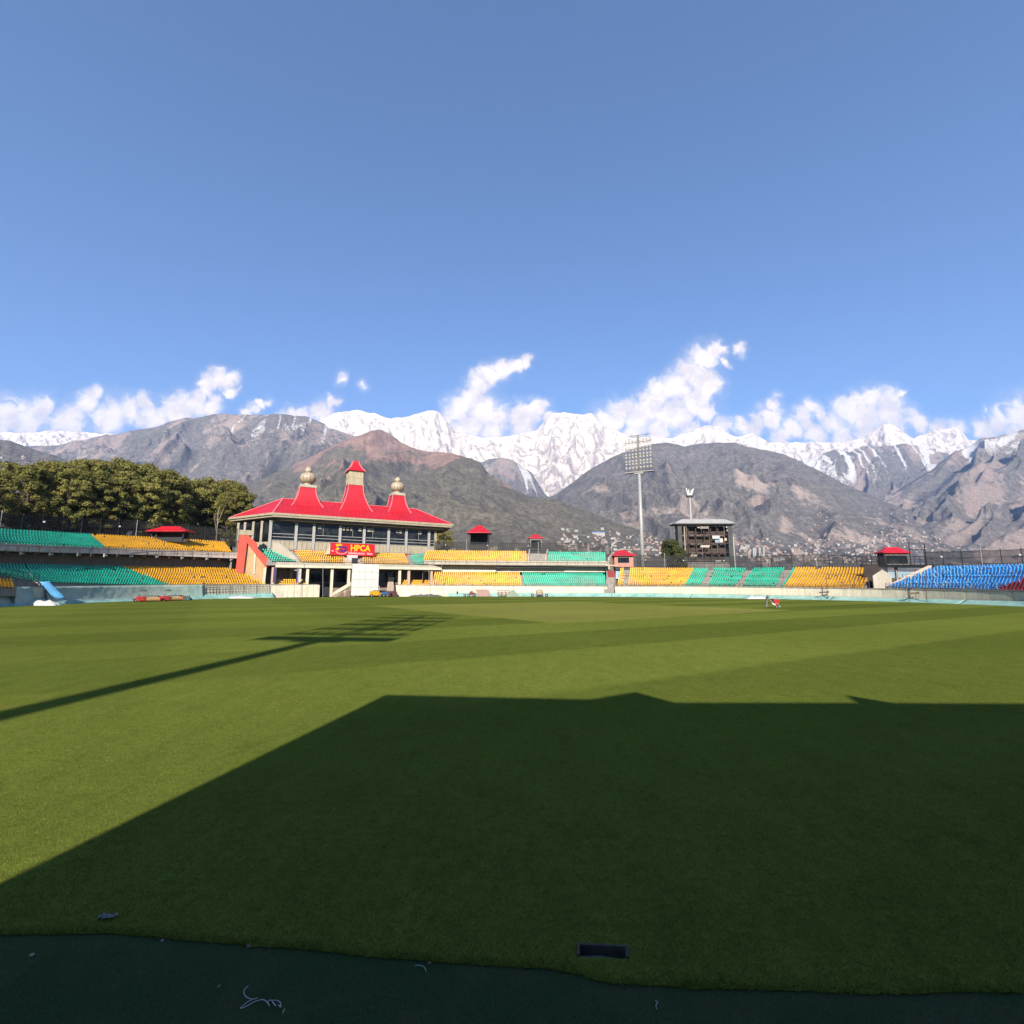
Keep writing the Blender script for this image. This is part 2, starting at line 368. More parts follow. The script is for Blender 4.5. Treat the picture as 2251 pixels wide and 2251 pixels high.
# apron: green mat laid on the concrete, with a cut for the drain pit
def sheet_with_hole(name, x0, x1, y0, y1, z, m, hx0, hx1, hy0, hy1):
    mb = MB(); xs = [x0, hx0, hx1, x1]; ys = [y0, hy0, hy1, y1]
    for i in range(3):
        for j in range(3):
            if i == 1 and j == 1: continue
            mb.quad((xs[i], ys[j], z), (xs[i+1], ys[j], z), (xs[i+1], ys[j+1], z), (xs[i], ys[j+1], z))
    return tag(mb.build(name, m), kind='structure')
sheet_with_hole('apron', -60, 70, -30, 30, -.008, M_APRON, .40, 1.05, 4.2, 4.58)
M_GROUND = mat('earth', (.11, .095, .06), .95, .25, .05, coords='World', col2=(.07, .09, .035), c2scale=.02)
mb = MB(); mb.lathe((0, 0, -.9), [(0, .01), (0, 14000)], 64); tag(mb.build('ground', M_GROUND), kind='structure')

# blades standing near the viewer
def blades():
    n = 330000
    y = 4.0+np.minimum(rng.exponential(4.2, n), 30); x = (rng.random(n)*2-1)*(y*1.12+.6)
    ex = np.array([e[0] for e in EDGE]); ey = np.array([e[1] for e in EDGE])
    keep = (y > np.interp(x, ex, ey)+.004) & ~((x > .52) & (x < .935) & (y > 4.29) & (y < 4.46))
    xn = rng.random(14000)*10.6-5.4; yn = np.interp(xn, ex, ey)+np.abs(rng.normal(0, .05, 14000))-.012
    kn = ~((xn > .52) & (xn < .935) & (yn > 4.29) & (yn < 4.46))
    x = np.concatenate([x[keep], xn[kn]]); y = np.concatenate([y[keep], yn[kn]]); n = len(x)
    h = rng.uniform(.006, .016, n)*(1+.02*y); wd = .0018*(1+y*.14); a = rng.uniform(0, np.pi, n); la = rng.uniform(0, 2*np.pi, n); ll = h*rng.uniform(.2, .9, n)
    V = np.zeros((n, 3, 3)); V[:, 0] = np.stack([x-wd*np.cos(a), y-wd*np.sin(a), np.full(n, -.001)], 1); V[:, 1] = np.stack([x+wd*np.cos(a), y+wd*np.sin(a), np.full(n, -.001)], 1)
    V[:, 2] = np.stack([x+ll*np.cos(la), y+ll*np.sin(la), h], 1)
    return np_quads('grass', V, np.arange(n*3).reshape(-1, 3), M_BLADE)
tag(blades(), 'short mown turf blades in the foreground', 'grass', kind='stuff')

# ================================================================== NOISE (numpy)
_perm = np.concatenate([np.random.default_rng(3).permutation(512)]*3)
_gr = np.random.default_rng(5).normal(size=(512, 2)); _gr /= np.linalg.norm(_gr, axis=1)[:, None]
def pn(x, y):
    xi = np.floor(x).astype(int); yi = np.floor(y).astype(int); xf = x-xi; yf = y-yi
    u = xf*xf*xf*(xf*(xf*6-15)+10); v = yf*yf*yf*(yf*(yf*6-15)+10)
    def gd(i, j):
        g = _gr[_perm[_perm[(xi+i) & 511]+((yi+j) & 511)]]; return g[..., 0]*(xf-i)+g[..., 1]*(yf-j)
    return ((1-u)*gd(0, 0)+u*gd(1, 0))*(1-v)+((1-u)*gd(0, 1)+u*gd(1, 1))*v
def fbm(x, y, o=5, lac=2.03, g=.5):
    s = 0; a = 1
    for i in range(o): s = s+a*pn(x+i*17.3, y+i*9.1); x = x*lac; y = y*lac; a *= g
    return s
def ridged(x, y, o=5, lac=2.07, g=.52):
    s = 0; a = 1; wgt = 1
    for i in range(o):
        r = (1-np.abs(pn(x+i*31.7, y+i*11.9))*1.9); r = np.clip(r, 0, 1)**2*wgt; s = s+a*r; wgt = np.clip(r*1.6, 0.15, 1); x = x*lac; y = y*lac; a *= g
    return s
sstep = lambda x, a, b: (lambda t: t*t*(3-2*t))(np.clip((x-a)/(b-a), 0, 1))

# ================================================================== MOUNTAINS
def mtn_mat(name, forest, grass, rock, scar, snowcol=(.50, .48, .46)):
    k = custom(name); geo = k.N('ShaderNodeNewGeometry'); pos = geo.outputs['Position']
    def att(n): a = k.N('ShaderNodeAttribute'); a.attribute_name = n; return a.outputs['Fac']
    n1 = k.noise(pos, .005, 7, .68, None, .6); n2 = k.noise(pos, .022, 6, .75); n3 = k.noise(pos, .07, 3, .7)
    bare = k.range(k.math('ADD', att('bare'), k.math('MULTIPLY_ADD', k.math('ADD', n1, n2), .9, -.9)), .40, .58)
    c = k.mix(k.range(k.math('MULTIPLY_ADD', n3, .5, k.math('MULTIPLY', n2, .5)), .38, .62), tuple(q*.60 for q in forest), tuple(min(1, q*1.40) for q in forest))  # forest darks lifted in colour so the slopes read as hazier
    g2 = k.mix(k.range(k.noise(pos, .011, 7, .72), .40, .60), grass, rock); g2 = k.scale(g2, k.range(n3, .3, .7, .68, 1.3, False))
    c = k.mix(bare, c, g2)
    sc = k.range(k.math('ADD', att('scar'), k.math('MULTIPLY_ADD', k.math('ADD', n2, n1), .8, -.8)),   .30, .66); c = k.mix(k.math('MULTIPLY', sc, .85), c, k.scale(scar+(1,), k.range(n3, .3, .7, .75, 1.2, False)) if False else scar)
    sn = k.range(k.math('ADD', att('snow'), k.math('MULTIPLY_ADD', k.math('ADD', k.noise(pos, .013, 8, .78, None, .8), k.noise(pos, .045, 5, .75)), 1.05, -1.05)), .40, .60)
    c = k.mix(sn, c, snowcol)
    k.l.new(c, k.b.inputs['Base Color']); k.b.inputs['Roughness'].default_value = .95; k.b.inputs['Specular IOR Level'].default_value = .05
    h = k.math('ADD', k.noise(pos, .010, 8, .7), k.math('MULTIPLY', k.noise(pos, .05, 5, .75), .45))
    k.l.new(k.bump(h, .5, 60.), k.b.inputs['Normal'])
    return k.m
PEAK = {}
def mountain(name, crest, Dc, Df, zf, m, cols, rows, p=1.25, amp=0.080, lam=900, skew=.4, fine=.05, cj=.6, masks=None, seed=0.0, pad=140, clampk=.012, spurs=1.0):
    """A range with a front slope from its crest (traced) down to its foot and a back slope behind; heights carry ridge and gully noise.
    Dc / Df: distance of crest / foot in metres (numbers or functions of pixel column)."""
    c = np.array(crest, float); pxs = np.linspace(c[0, 0], c[-1, 0], cols); pys = np.interp(pxs, c[:, 0], c[:, 1])
    dcol = [ray(a, b) for a, b in zip(pxs, pys)]; d = np.array(dcol); az = d[:, 0]/d[:, 1]; el = d[:, 2]/d[:, 1]       # per unit Y
    Dcc = Dc(pxs) if callable(Dc) else np.full(cols, float(Dc)); Dff = Df(pxs) if callable(Df) else np.full(cols, float(Df))
    s_al = az*Dcc                                     # metres along the range
    Dcc = Dcc*(1+.06*fbm(s_al/2600+seed, s_al*0+seed*3.1, 3))
    zc = el*Dcc + CAMH
    jag = fbm(s_al/170+seed, s_al*0+7.7+seed, 5, g=.6)
    zc = zc + cj*jag*16
    tb = np.array([-.30, -.2, -.12, -.06, -.025]); tf = np.linspace(0, 1, rows)**1.12
    T = np.concatenate([tb, tf])[:, None]; t = np.clip(T, 0, 1)
    Yd = Dcc[None]*(1-t)+Dff[None]*t + np.where(T < 0, -T*(Dcc-Dff)[None], 0)
    X = az[None]*Yd
    base = zf+(zc[None]-zf)*(1-t)**p
    back = zc[None]*(1+T*1.7)
    sl = s_al[None]+skew*(Dcc[None]-Yd)
    wx = fbm(X/1500+seed, Yd/1500-seed, 3)*lam*.55
    R = ridged((sl+wx)/lam+seed*1.3, (Yd+wx)/(lam*1.9)+seed, 5, g=.42)
    R2 = fbm(X/260+seed, Yd/260, 5, g=.58)
    env = np.clip(t*7, 0, 1)**.8*np.clip((1-t)*2.6, 0, 1)
    rel = (zc[None]-zf)
    z = base+rel*amp*(R-.75)*env*spurs+rel*fine*.55*R2*np.clip(t*12, 0, 1)*np.clip((1-t)*3, 0.1, 1)
    elim = el[None]*(1-clampk*np.clip(t*30, 0, 1))
    lim = elim*Yd+CAMH
    z = np.where(T > 0, np.where(z > lim, lim-(z-lim)*.25, z), np.where(T == 0, base, back))
    P = np.stack([X, Yd, z], -1); r, cc = P.shape[:2]
    i = (np.arange(r-1)[:, None]*cc+np.arange(cc-1)[None]).ravel()
    F = np.stack([i, i+cc, i+cc+1, i+1], 1)
    o = np_quads(name, P, F, m, smooth=True)
    gx = np.gradient(z, axis=1)/np.maximum(np.abs(np.gradient(X, axis=1)), 1); gy = np.gradient(z, axis=0)/np.minimum(np.gradient(Yd, axis=0), -1)
    ctx = dict(P=P, X=X, Y=Yd, z=z, t=t, T=T, R=R, R2=R2, hz=(z-zf)/np.maximum(rel, 1), slope=np.hypot(gx, gy), px=np.broadcast_to(pxs[None], z.shape), sl=sl, seed=seed)
    ppx, ppy = project(P); ctx['py'] = ppy
    ms = masks(ctx) if masks else {}
    for nm in ('bare', 'snow', 'scar'):
        v = ms.get(nm, 0.0); a = o.data.attributes.new(nm, 'FLOAT', 'POINT'); a.data.foreach_set('value', np.broadcast_to(np.asarray(v, np.float32), z.shape).astype(np.float32).ravel())
    tag(o, kind='structure'); PEAK[name+str(seed)] = ctx
    return o
# palette (dry winter hills above the town)
M_HILL = mtn_mat('hill_grey_forest', (.138, .122, .106), (.285, .212, .174), (.24, .195, .168), (.36, .28, .23))
M_BROWN = mtn_mat('hill_brown_grass', (.122, .104, .076), (.285, .18, .138), (.20, .132, .106), (.34, .235, .18))
M_SNOW = mtn_mat('snow_range', (.26, .215, .195), (.32, .265, .235), (.25, .205, .185), (.30, .25, .22), (.60, .52, .45))
def streaks(c, lam, w_, sk=.25):
    """narrow chutes running down the slope"""
    q = pn((c['sl']+sk*c['Y']+fbm(c['X']/700, c['Y']/700, 3)*lam*.8)/lam+c['seed'], c['Y']/2600+c['seed']); return 1-sstep(np.abs(q), w_*.35, w_)
def m_left(c):
    n = fbm(c['sl']/520+3, c['Y']/800, 5)
    sn = streaks(c, 210, .10)*sstep(c['hz'], .48, .86)*sstep(c['px'], 430, 500)*.80
    return dict(bare=.34+.75*n, snow=sn-.30, scar=.10+.5*fbm(c['sl']/300, c['Y']/500, 5)+.3*streaks(c, 420, .10, -.3))
def m_right(c):
    n = fbm(c['sl']/700+8, c['Y']/650+4, 5); low = sstep(c['hz'], .62, .10); mid = sstep(c['hz'], .90, .66)
    return dict(bare=.0+.85*n*mid+.24*low, scar=-.05+.95*(fbm(c['sl']/520+2, c['Y']/520, 5))*mid+.30*streaks(c, 500, .12)*mid+.10*low, snow=-.6)
def m_brown(c):
    line = np.interp(c['px'], [450, 600, 700, 800, 900, 1000, 1100, 1200, 1400], [1075, 1055, 1040, 1035, 1032, 1052, 1085, 1095, 1150])
    n = fbm(c['sl']/420+1, c['Y']/420+2, 5)
    return dict(bare=.66+.9*n-.80*sstep(c['py'], line-26, line+16), scar=-.04+.5*fbm(c['sl']/260, c['Y']/300, 5)+.25*streaks(c, 260, .1), snow=-.6)
def m_far(c):
    return dict(bare=.30+.6*fbm(c['sl']/500, c['Y']/600, 4), snow=sstep(c['hz'], .40, .95)*.42+.38*streaks(c, 260, .10, .7)*sstep(c['hz'], .25, .7)+.2*c['R2']-.14, scar=.10)
def m_farr(c):
    return dict(bare=.34+.75*fbm(c['sl']/560, c['Y']/700, 5)+.15*sstep(c['hz'], .5, .1), snow=sstep(c['hz'], .72, 1.0)*.45+.5*streaks(c, 380, .14)*sstep(c['hz'], .55, .85)-.15, scar=.02+.75*fbm(c['sl']/480+5, c['Y']/600, 5)+.25*streaks(c, 520, .12))
def m_snow(c):
    st = ridged(c['sl']/240+c['Y']/420, c['Y']/250-c['sl']/520, 5)
    return dict(snow=.50+.22*c['hz']-.22*sstep(st, .55, 1.30)+.12*c['R2']-.9*sstep(c['hz'], .30, .0), bare=.9, scar=0)
mountain('mountain', [(-140,940),(-40,945),(40,952),(120,946),(190,950),(260,955),(330,958),(480,965),(560,960),(620,935),(665,928),(700,926),(737,907),(760,903),(783,900),(803,905),(824,908),(840,915),(857,919),(872,916),(886,917),(900,914),(915,910),(940,902),(965,905),(1000,948),(1060,962),(1120,958),(1180,945),(1213,909),(1242,906),(1262,910),(1280,912),(1300,908),(1330,940),(1400,960),(1480,962),(1550,935),(1575,935),(1596,950),(1617,960),(1629,958),(1654,952),(1690,972),(1733,972),(1795,972),(1850,972),(1900,962),(1944,929),(1964,934),(1989,952),(2006,964),(2030,955),(2051,942),(2075,944),(2097,939),(2113,946),(2130,968),(2200,965),(2300,955),(2400,950)],
         9000, 6700, 650, M_SNOW, 1000, 150, p=1.0, amp=0.055, lam=400, skew=-.3, fine=.075, cj=1.5, masks=m_snow, seed=1.7, clampk=.004)
mountain('mountain', [(1030,1060),(1056,1018),(1073,1010),(1102,1006),(1118,1009),(1131,1014),(1147,1026),(1168,1039),(1197,1084),(1225,1110)], 6300, 5000, 350, M_HILL, 150, 60, amp=0.080, lam=420, masks=m_far, seed=2.9)
mountain('mountain', [(1690,1030),(1741,1010),(1774,1014),(1795,1002),(1832,989),(1850,990),(1869,993),(1898,979),(1915,983),(1935,981),(1960,979),(1981,975),(2000,977),(2022,981),(2051,991),(2080,997),(2120,1010),(2180,1050)], 6400, 4600, 280, M_HILL, 330, 110, amp=0.110, lam=480, masks=m_far, seed=4.4)
mountain('mountain', [(-140,1010),(0,1000),(58,981),(108,979),(124,979),(166,968),(182,968),(232,955),(257,956),(290,946),(344,939),(373,927),(406,919),(439,918),(468,911),(497,909),(518,911),(551,913),(580,911),(617,909),(646,914),(671,915),(704,927),(729,942),(774,957),(830,985),(900,1030)], 5400, 2800, 110, M_HILL, 620, 190, p=1.15, amp=0.100, lam=620, skew=.55, fine=.045, cj=.7, masks=m_left, seed=6.1)
mountain('mountain', [(1930,1110),(1945,1093),(1975,1078),(2002,1060),(2051,1030),(2080,1006),(2097,993),(2130,981),(2155,964),(2196,958),(2251,944),(2320,930),(2400,935)], 5300, 2200, 90, M_HILL, 330, 170, p=1.2, amp=0.105, lam=640, skew=.7, fine=.05, masks=m_farr, seed=7.7)
mountain('mountain', [(1150,1130),(1180,1105),(1205,1092),(1222,1087),(1259,1060),(1300,1030),(1342,1006),(1383,989),(1437,975),(1466,973),(1490,977),(1505,982),(1534,975),(1575,973),(1617,973),(1637,981),(1683,989),(1720,997),(1749,1008),(1782,1026),(1824,1047),(1865,1068),(1907,1084),(1940,1101),(2006,1126),(2060,1150),(2150,1170),(2260,1178),(2400,1180)], lambda x: np.interp(x, [1150, 1600, 2000, 2400], [4600, 4800, 3900, 3600]), 1500, 46, M_HILL, 760, 230, p=1.45, amp=0.085, lam=520, skew=-.5, fine=.045, cj=.5, masks=m_right, seed=9.2)
mountain('mountain', [(380,1150),(480,1100),(538,1072),(580,1050),(625,1030),(671,1010),(704,993),(745,974),(777,960),(800,952),(820,946),(841,945),(857,954),(882,973),(919,989),(948,993),(990,995),(1015,1002),(1056,1017),(1073,1039),(1106,1060),(1139,1080),(1164,1091),(1197,1093),(1230,1099),(1256,1113),(1291,1123),(1360,1150),(1430,1172),(1520,1190)], lambda x: np.interp(x, [380, 841, 1100, 1520], [3600, 4200, 3000, 2300]), 1150, 40, M_BROWN, 560, 190, p=1.3, amp=0.080, lam=430, skew=.45, fine=.05, cj=.6, masks=m_brown, seed=11.3)
mountain('mountain', [(-140,985),(-60,972),(0,967),(25,970),(50,979),(83,989),(141,1010),(200,1040),(280,1080),(380,1130)], 2600, 900, 30, M_HILL, 200, 90, p=1.1, amp=0.070, lam=330, masks=lambda c: dict(bare=.12+.4*c['R2'], scar=.1, snow=-.6), seed=13.0)

# terraces and valley floor round the stadium
def terr_z(phi, o):
    d = np.degrees(phi)
    b = np.interp(d, [-180, -130, -100, -60, -42, -30, 5, 20, 60, 100, 140, 180], [3, 9, 11, 11.2, 11, 8, 6.5, 5, 4.5, 5, 3, 3])
    f = np.interp(o, [0, 26, 60, 200, 700, 2500], [1, 1, .95, .8, 1.6, 4]); return b*f
ph = np.radians(np.linspace(-150, 150, 150)); rows = []
for o in (21.5, 21.6, 24, 35, 60, 110, 200, 450, 1000, 1500):
    z = terr_z(ph, o) if o > 21.5 else np.full(len(ph), -.9)
    z = z+(fbm(PB(ph, o)[:, 0]/40, PB(ph, o)[:, 1]/40, 3)*.6 if o > 25 else 0)
    rows.append(np.concatenate([PB(ph, o), z[:, None]], 1))
mb = MB(); mb.grid(np.stack(rows, 0)); tag(mb.build('terrain', M_GROUND, smooth=True), kind='structure')
# ================================================================== MATERIALS
m_cream = mat('cream_painted_concrete', (.62, .56, .42), .8, .14, .35, .15, 9, streak=.16, col2=(.48, .43, .32), c2=(.58, .72), c2scale=.5)
m_cream2 = mat('pale_plaster', (.40, .355, .28), .8, .14, .5, .1, 9, streak=.1)
m_conc = mat('weathered_concrete', (.27, .245, .215), .9, .2, .5, .2, 8, streak=.2)
m_parapet = mat('parapet_plaster', (.60, .50, .43), .85, .16, .6, .1, 9, streak=.15)
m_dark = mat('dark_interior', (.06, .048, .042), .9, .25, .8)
m_brownwall = mat('brown_wall', (.25, .185, .14), .9, .2, .5, streak=.15)
m_steel = mat('black_painted_steel', (.022, .022, .025), .55, .2, 2)
m_galv = mat('galvanised_steel', (.34, .33, .31), .45, .15, 1.2, spec=.5, streak=.08)
m_rail = mat('rusty_rail', (.10, .062, .045), .7, .3, 3)
m_green = mat('green_seat_plastic', (.012, .43, .275), .45, .3, .35, spec=.4)
m_yellow = mat('yellow_seat_plastic', (.80, .40, .012), .45, .26, .35, spec=.4)
m_blue = mat('blue_seat_plastic', (.08, .44, .95), .45, .3, .35, spec=.4)
m_bluepale = mat('faded_blue_seat_plastic', (.25, .46, .66), .6, .2, .9)
m_red = mat('red_seat_plastic', (.46, .016, .05), .45, .26, .35, spec=.4)
m_roof = mat('red_metal_roof', (.50, .010, .022), .45, .12, .35, .06, 3, spec=.4, col2=(.40, .010, .020), c2=(.5, .7), c2scale=.25, streak=.22)
m_roofridge = mat('faded_red_ridge_cap', (.60, .16, .17), .5, .12, .8)
m_fascia = mat('beige_fascia', (.36, .305, .215), .75, .16, .5, .1, 8, streak=.16)
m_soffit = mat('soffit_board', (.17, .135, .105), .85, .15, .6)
m_coral = mat('coral_painted_plaster', (.62, .085, .055), .75, .14, .5, .1, 7, streak=.12)
m_coralw = mat('coral_white', (.50, .36, .27), .8, .15, .6)
m_turq = mat('turquoise_cover', (.27, .44, .38), .6, .18, .7, .25, 5, col2=(.17, .36, .33), c2=(.5, .62), c2scale=.5)
m_net = mat('pale_green_tarpaulin', (.42, .50, .41), .75, .2, .5, .12, 3, col2=(.24, .36, .31), c2=(.48, .68), c2scale=.18)
m_white = mat('white_sheet', (.46, .45, .43), .7, .1, .8, .25, 5)
m_redmach = mat('red_machine_paint', (.42, .035, .03), .5, .2, 2, spec=.4)
m_foam = mat('ochre_roller_foam', (.46, .25, .10), .9, .16, 3, .3, 18)
m_ylwmach = mat('yellow_machine_paint', (.55, .28, .01), .5, .15, 2)
m_rubber = mat('black_rubber', (.018, .018, .018), .8, .2, 4)
m_pipe = mat('purple_banner', (.055, .04, .11), .7, .2, 1)
m_bark = mat('pine_bark', (.10, .072, .055), .95, .3, 2, .4, 6)
m_tan = mat('tan_cloth_cover', (.40, .31, .23), .9, .2, 1.5, .3, 4)
m_pink = mat('pink_plaster', (.46, .20, .155), .8, .14, .6)
k = custom('tinted_glass'); k.b.inputs['Base Color'].default_value = (.028, .034, .038, 1); k.b.inputs['Roughness'].default_value = .06; k.b.inputs['Specular IOR Level'].default_value = .22
geo = k.N('ShaderNodeNewGeometry'); k.l.new(k.scale(k.mix(k.range(k.noise(geo.outputs['Position'], .35, 4), .42, .6), (.007, .008, .009), (.022, .026, .028)), 1.0), k.b.inputs['Base Color']); m_glass = k.m
k = custom('black_netting'); k.b.inputs['Base Color'].default_value = (.022, .02, .02, 1); k.b.inputs['Roughness'].default_value = .9
tr = k.N('ShaderNodeBsdfTransparent'); ms_ = k.N('ShaderNodeMixShader'); geo = k.N('ShaderNodeNewGeometry')
k.W(k.range(k.noise(geo.outputs['Position'], .5, 4), .3, .7, .42, .66, False), ms_.inputs[0]); k.l.new(tr.outputs[0], ms_.inputs[1]); k.l.new(k.b.outputs[0], ms_.inputs[2]); k.l.new(ms_.outputs[0], k.n['Material Output'].inputs[0]); m_mesh = k.m

# ================================================================== SEATING
# one moulded stadium chair: dished pan on a bracket, curved back; x right, y back, z up; 12 quads
_sv = [(-.20, -.20, .38), (.20, -.20, .38), (.20, .16, .35), (-.20, .16, .35), (-.20, -.22, .43), (.20, -.22, .43), (.20, .16, .40), (-.20, .16, .40),
       (-.15, .14, .38), (0, .22, .38), (.15, .14, .38), (-.20, .17, .60), (0, .27, .60), (.20, .17, .60), (-.12, .20, .78), (0, .28, .80), (.12, .20, .78),
       (-.05, -.05, 0), (.05, -.05, 0), (.05, .10, .38), (-.05, .10, .38)]
_sf = [(4, 5, 6, 7), (0, 1, 5, 4), (1, 2, 6, 5), (3, 0, 4, 7), (0, 3, 2, 1), (8, 9, 12, 11), (9, 10, 13, 12), (11, 12, 15, 14), (12, 13, 16, 15), (17, 18, 19, 20)]
SV = np.array(_sv); SF = np.array(_sf)
def seats(name, pts, ang, m, parent, label):
    """pts n x 3, ang: heading the seats face"""
    pts = np.asarray(pts, float); ang = np.asarray(ang, float); n = len(pts)
    if n == 0: return
    ang = ang+rng.normal(0, .02, n); c, s = np.cos(ang), np.sin(ang); jit = 1+rng.normal(0, .015, n)
    # local -y faces the field: forward vector (sin a, cos a)*-1
    X = SV[None, :, 0]*jit[:, None]; Y = SV[None, :, 1]; Z = SV[None, :, 2]
    wx = X*c[:, None]+Y*s[:, None]; wy = -X*s[:, None]+Y*c[:, None]
    V = np.stack([wx+pts[:, 0, None], wy+pts[:, 1, None], Z+pts[:, 2, None]+0*X], -1)
    F = (SF[None]+np.arange(n)[:, None, None]*len(SV)).reshape(-1, 4)
    o = np_quads(name, V, F, m, parent); tag(o, label, kind='stuff'); return o
def tier(parent, ctrl, ob, ot, n, segs, aisles=(), m_step=None, name='terrace', zdrop=.45, gap=.56, missing=.012):
    """stepped terrace with chairs. ctrl [(px, y of lowest seats, y of top of highest seats)]; ob/ot distance behind the boundary"""
    zb = zfun([(c[0], c[1]) for c in ctrl], ob); zt = zfun([(c[0], c[2]) for c in ctrl], ot)
    def edge(px): 
        yb = np.interp(px[0], [c[0] for c in ctrl], [c[1] for c in ctrl]); yt = np.interp(px[1], [c[0] for c in ctrl], [c[2] for c in ctrl])
        return hit(px[0], yb, ob)[0], hit(px[1], yt, ot)[0]
    L_, R_ = edge(segs[0][1]), edge(segs[-1][2])
    rows = []
    for i in range(n):
        f = i/(n-1); o = ob+(ot-ob)*f
        rows.append((f, o))
    do = (ot-ob)/(n-1)
    zr = lambda p, f: (zb(p)-zdrop)*(1-f)+(zt(p)-.86)*f
    # terrace steps
    NP = 60; mb = MB(); A = []
    for f, o in rows:
        ph_ = np.linspace(L_[0]*(1-f)+L_[1]*f, R_[0]*(1-f)+R_[1]*f, NP); z = zr(ph_, f)
        zprev = zr(ph_, max(0, f-1/(n-1))) if f > 0 else np.full(NP, 0)+zr(ph_, 0)-1.0
        a = PB(ph_, o-.36); b = PB(ph_, o+do-.36)
        A += [np.concatenate([a, zprev[:, None]], 1), np.concatenate([a, z[:, None]], 1), np.concatenate([b, z[:, None]], 1)]
    A = np.stack(A, 0); mb.grid(A)
    # end walls down to ground
    for j in (0, -1):
        for r in range(len(A)-1):
            p, q = A[r, j], A[r+1, j]
            if np.hypot(*(p-q)[:2]) > .05: mb.quad(p, q, (q[0], q[1], -.3), (p[0], p[1], -.3))
    p = A[-1]; mb.grid(np.stack([p, np.concatenate([p[:, :2], np.full((NP, 1), -.3)], 1)], 0))
    mb.build(name, m_step or m_conc, parent)
    ais = [edge(a) for a in aisles]
    for nm, lp, rp, m, lab in segs:
        l, r = edge(lp), edge(rp); P_ = []; A_ = []
        for f, o in rows:
            p0 = l[0]*(1-f)+l[1]*f; p1 = r[0]*(1-f)+r[1]*f; rad = float(rb((p0+p1)/2))+o
            cnt = int(abs(p1-p0)*rad/gap)
            if cnt < 1: continue
            ph_ = p0+(np.arange(cnt)+.5)*(p1-p0)/cnt
            for a in ais:
                pa = a[0]*(1-f)+a[1]*f; ph_ = ph_[np.abs(ph_-pa)*rad > .75]
            ph_ = ph_[rng.random(len(ph_)) > missing]
            P_.append(np.concatenate([PB(ph_, o), zr(ph_, f)[:, None]], 1)); A_.append(ph_)
        seats(nm, np.concatenate(P_), np.concatenate(A_), m, parent, lab)
    return zr, L_, R_
def band(parent, name, ctrl, o, th, m, pieces=1, gapm=.05, joint=True):
    """upright wall following the boundary curve. ctrl [(px, y_top, y_bottom)] ; split into pieces"""
    zt = zfun([(c[0], c[1]) for c in ctrl], o); zb = zfun([(c[0], c[2]) for c in ctrl], o)
    p0 = hit(ctrl[0][0], ctrl[0][2], o)[0]; p1 = hit(ctrl[-1][0], ctrl[-1][2], o)[0]
    e = np.linspace(p0, p1, pieces+1); out = []
    for i in range(pieces):
        g = gapm/(rb(e[i])+o)/2 if pieces > 1 else 0
        ph_ = phis(e[i]+g, e[i+1]-g, 2.5)
        mb = MB(); sweep(mb, ph_, [(o, zb(ph_)), (o, zt(ph_)), (o+th, zt(ph_)), (o+th, zb(ph_))]); out.append(mb.build(name, m, parent))
    return zt, zb, p0, p1
def railing(parent, zf, p0, p1, o, h=1.0, step=3.0, m=None, name='railing', bars=2, r=.035):
    """posts and rails joined as one railing (thin)"""
    mb = MB(); ph_ = phis(p0, p1, step)
    P_ = np.concatenate([PB(ph_, o), np.asarray(zf(ph_))[:, None]], 1)
    for q in P_: mb.bar(q, (q[0], q[1], q[2]+h), r*2)
    for b in range(bars):
        z = h*(1-b*.5/max(1, bars-1) if bars > 1 else 1)
        for a, c in zip(P_[:-1], P_[1:]): mb.bar((a[0], a[1], a[2]+z), (c[0], c[1], c[2]+z), r*1.6)
    return mb.build(name, m or m_rail, parent)
def fence(label, ctrl, o, post_step=3.2, lamps=True):
    """tall netting fence on posts; ctrl [(px, y_top, y_bottom)]"""
    zt = zfun([(c[0], c[1]) for c in ctrl], o); zb = zfun([(c[0], c[2]) for c in ctrl], o)
    p0 = hit(ctrl[0][0], ctrl[0][2], o)[0]; p1 = hit(ctrl[-1][0], ctrl[-1][2], o)[0]
    t = thing('netting_fence', label, 'fence', (*PB((p0+p1)/2, o), float(zb((p0+p1)/2))))
    ph_ = phis(p0, p1, 2.5); mb = MB(); a = PB(ph_, o); zz = zt(ph_)+.1*np.sin(ph_*70)
    mb.grid(np.stack([np.concatenate([a, (zb(ph_)-1.2)[:, None]], 1), np.concatenate([a, zz[:, None]], 1)], 0)); mb.build('netting', m_mesh, t)
    pp = phis(p0, p1, post_step); b = PB(pp, o-.08)
    for i, (x, y) in enumerate(b):
        mb = MB(); mb.bar((x, y, float(zb(pp[i]))-1.2), (x, y, float(zt(pp[i]))+(.25 if i % 3 else .6)), .09); mb.build('post', m_galv if i % 7 == 3 else m_steel, t)
    mb = MB()
    for f in (0.02, .5, .98):
        for i in range(len(pp)-1):
            z0 = float(zb(pp[i])*(1-f)+zt(pp[i])*f); z1 = float(zb(pp[i+1])*(1-f)+zt(pp[i+1])*f); mb.bar((*b[i], z0), (*b[i+1], z1), .06)
    mb.build('rail', m_steel, t)
    if lamps:
        for i in range(1, len(pp), 4):
            mb = MB(); d = PB(pp[i], o-.5)-b[i]; z = float(zb(pp[i])*.45+zt(pp[i])*.55); mb.bar((*b[i], z), (b[i][0]+d[0], b[i][1]+d[1], z+.1), .05); mb.lathe((b[i][0]+d[0], b[i][1]+d[1], z-.1), [(0, .10), (.08, .2), (.3, .22), (.38, .08)], 8); mb.build('lamp', m_white, t)
    return t
SL = lambda c: f'{c} plastic seats fixed in rows'
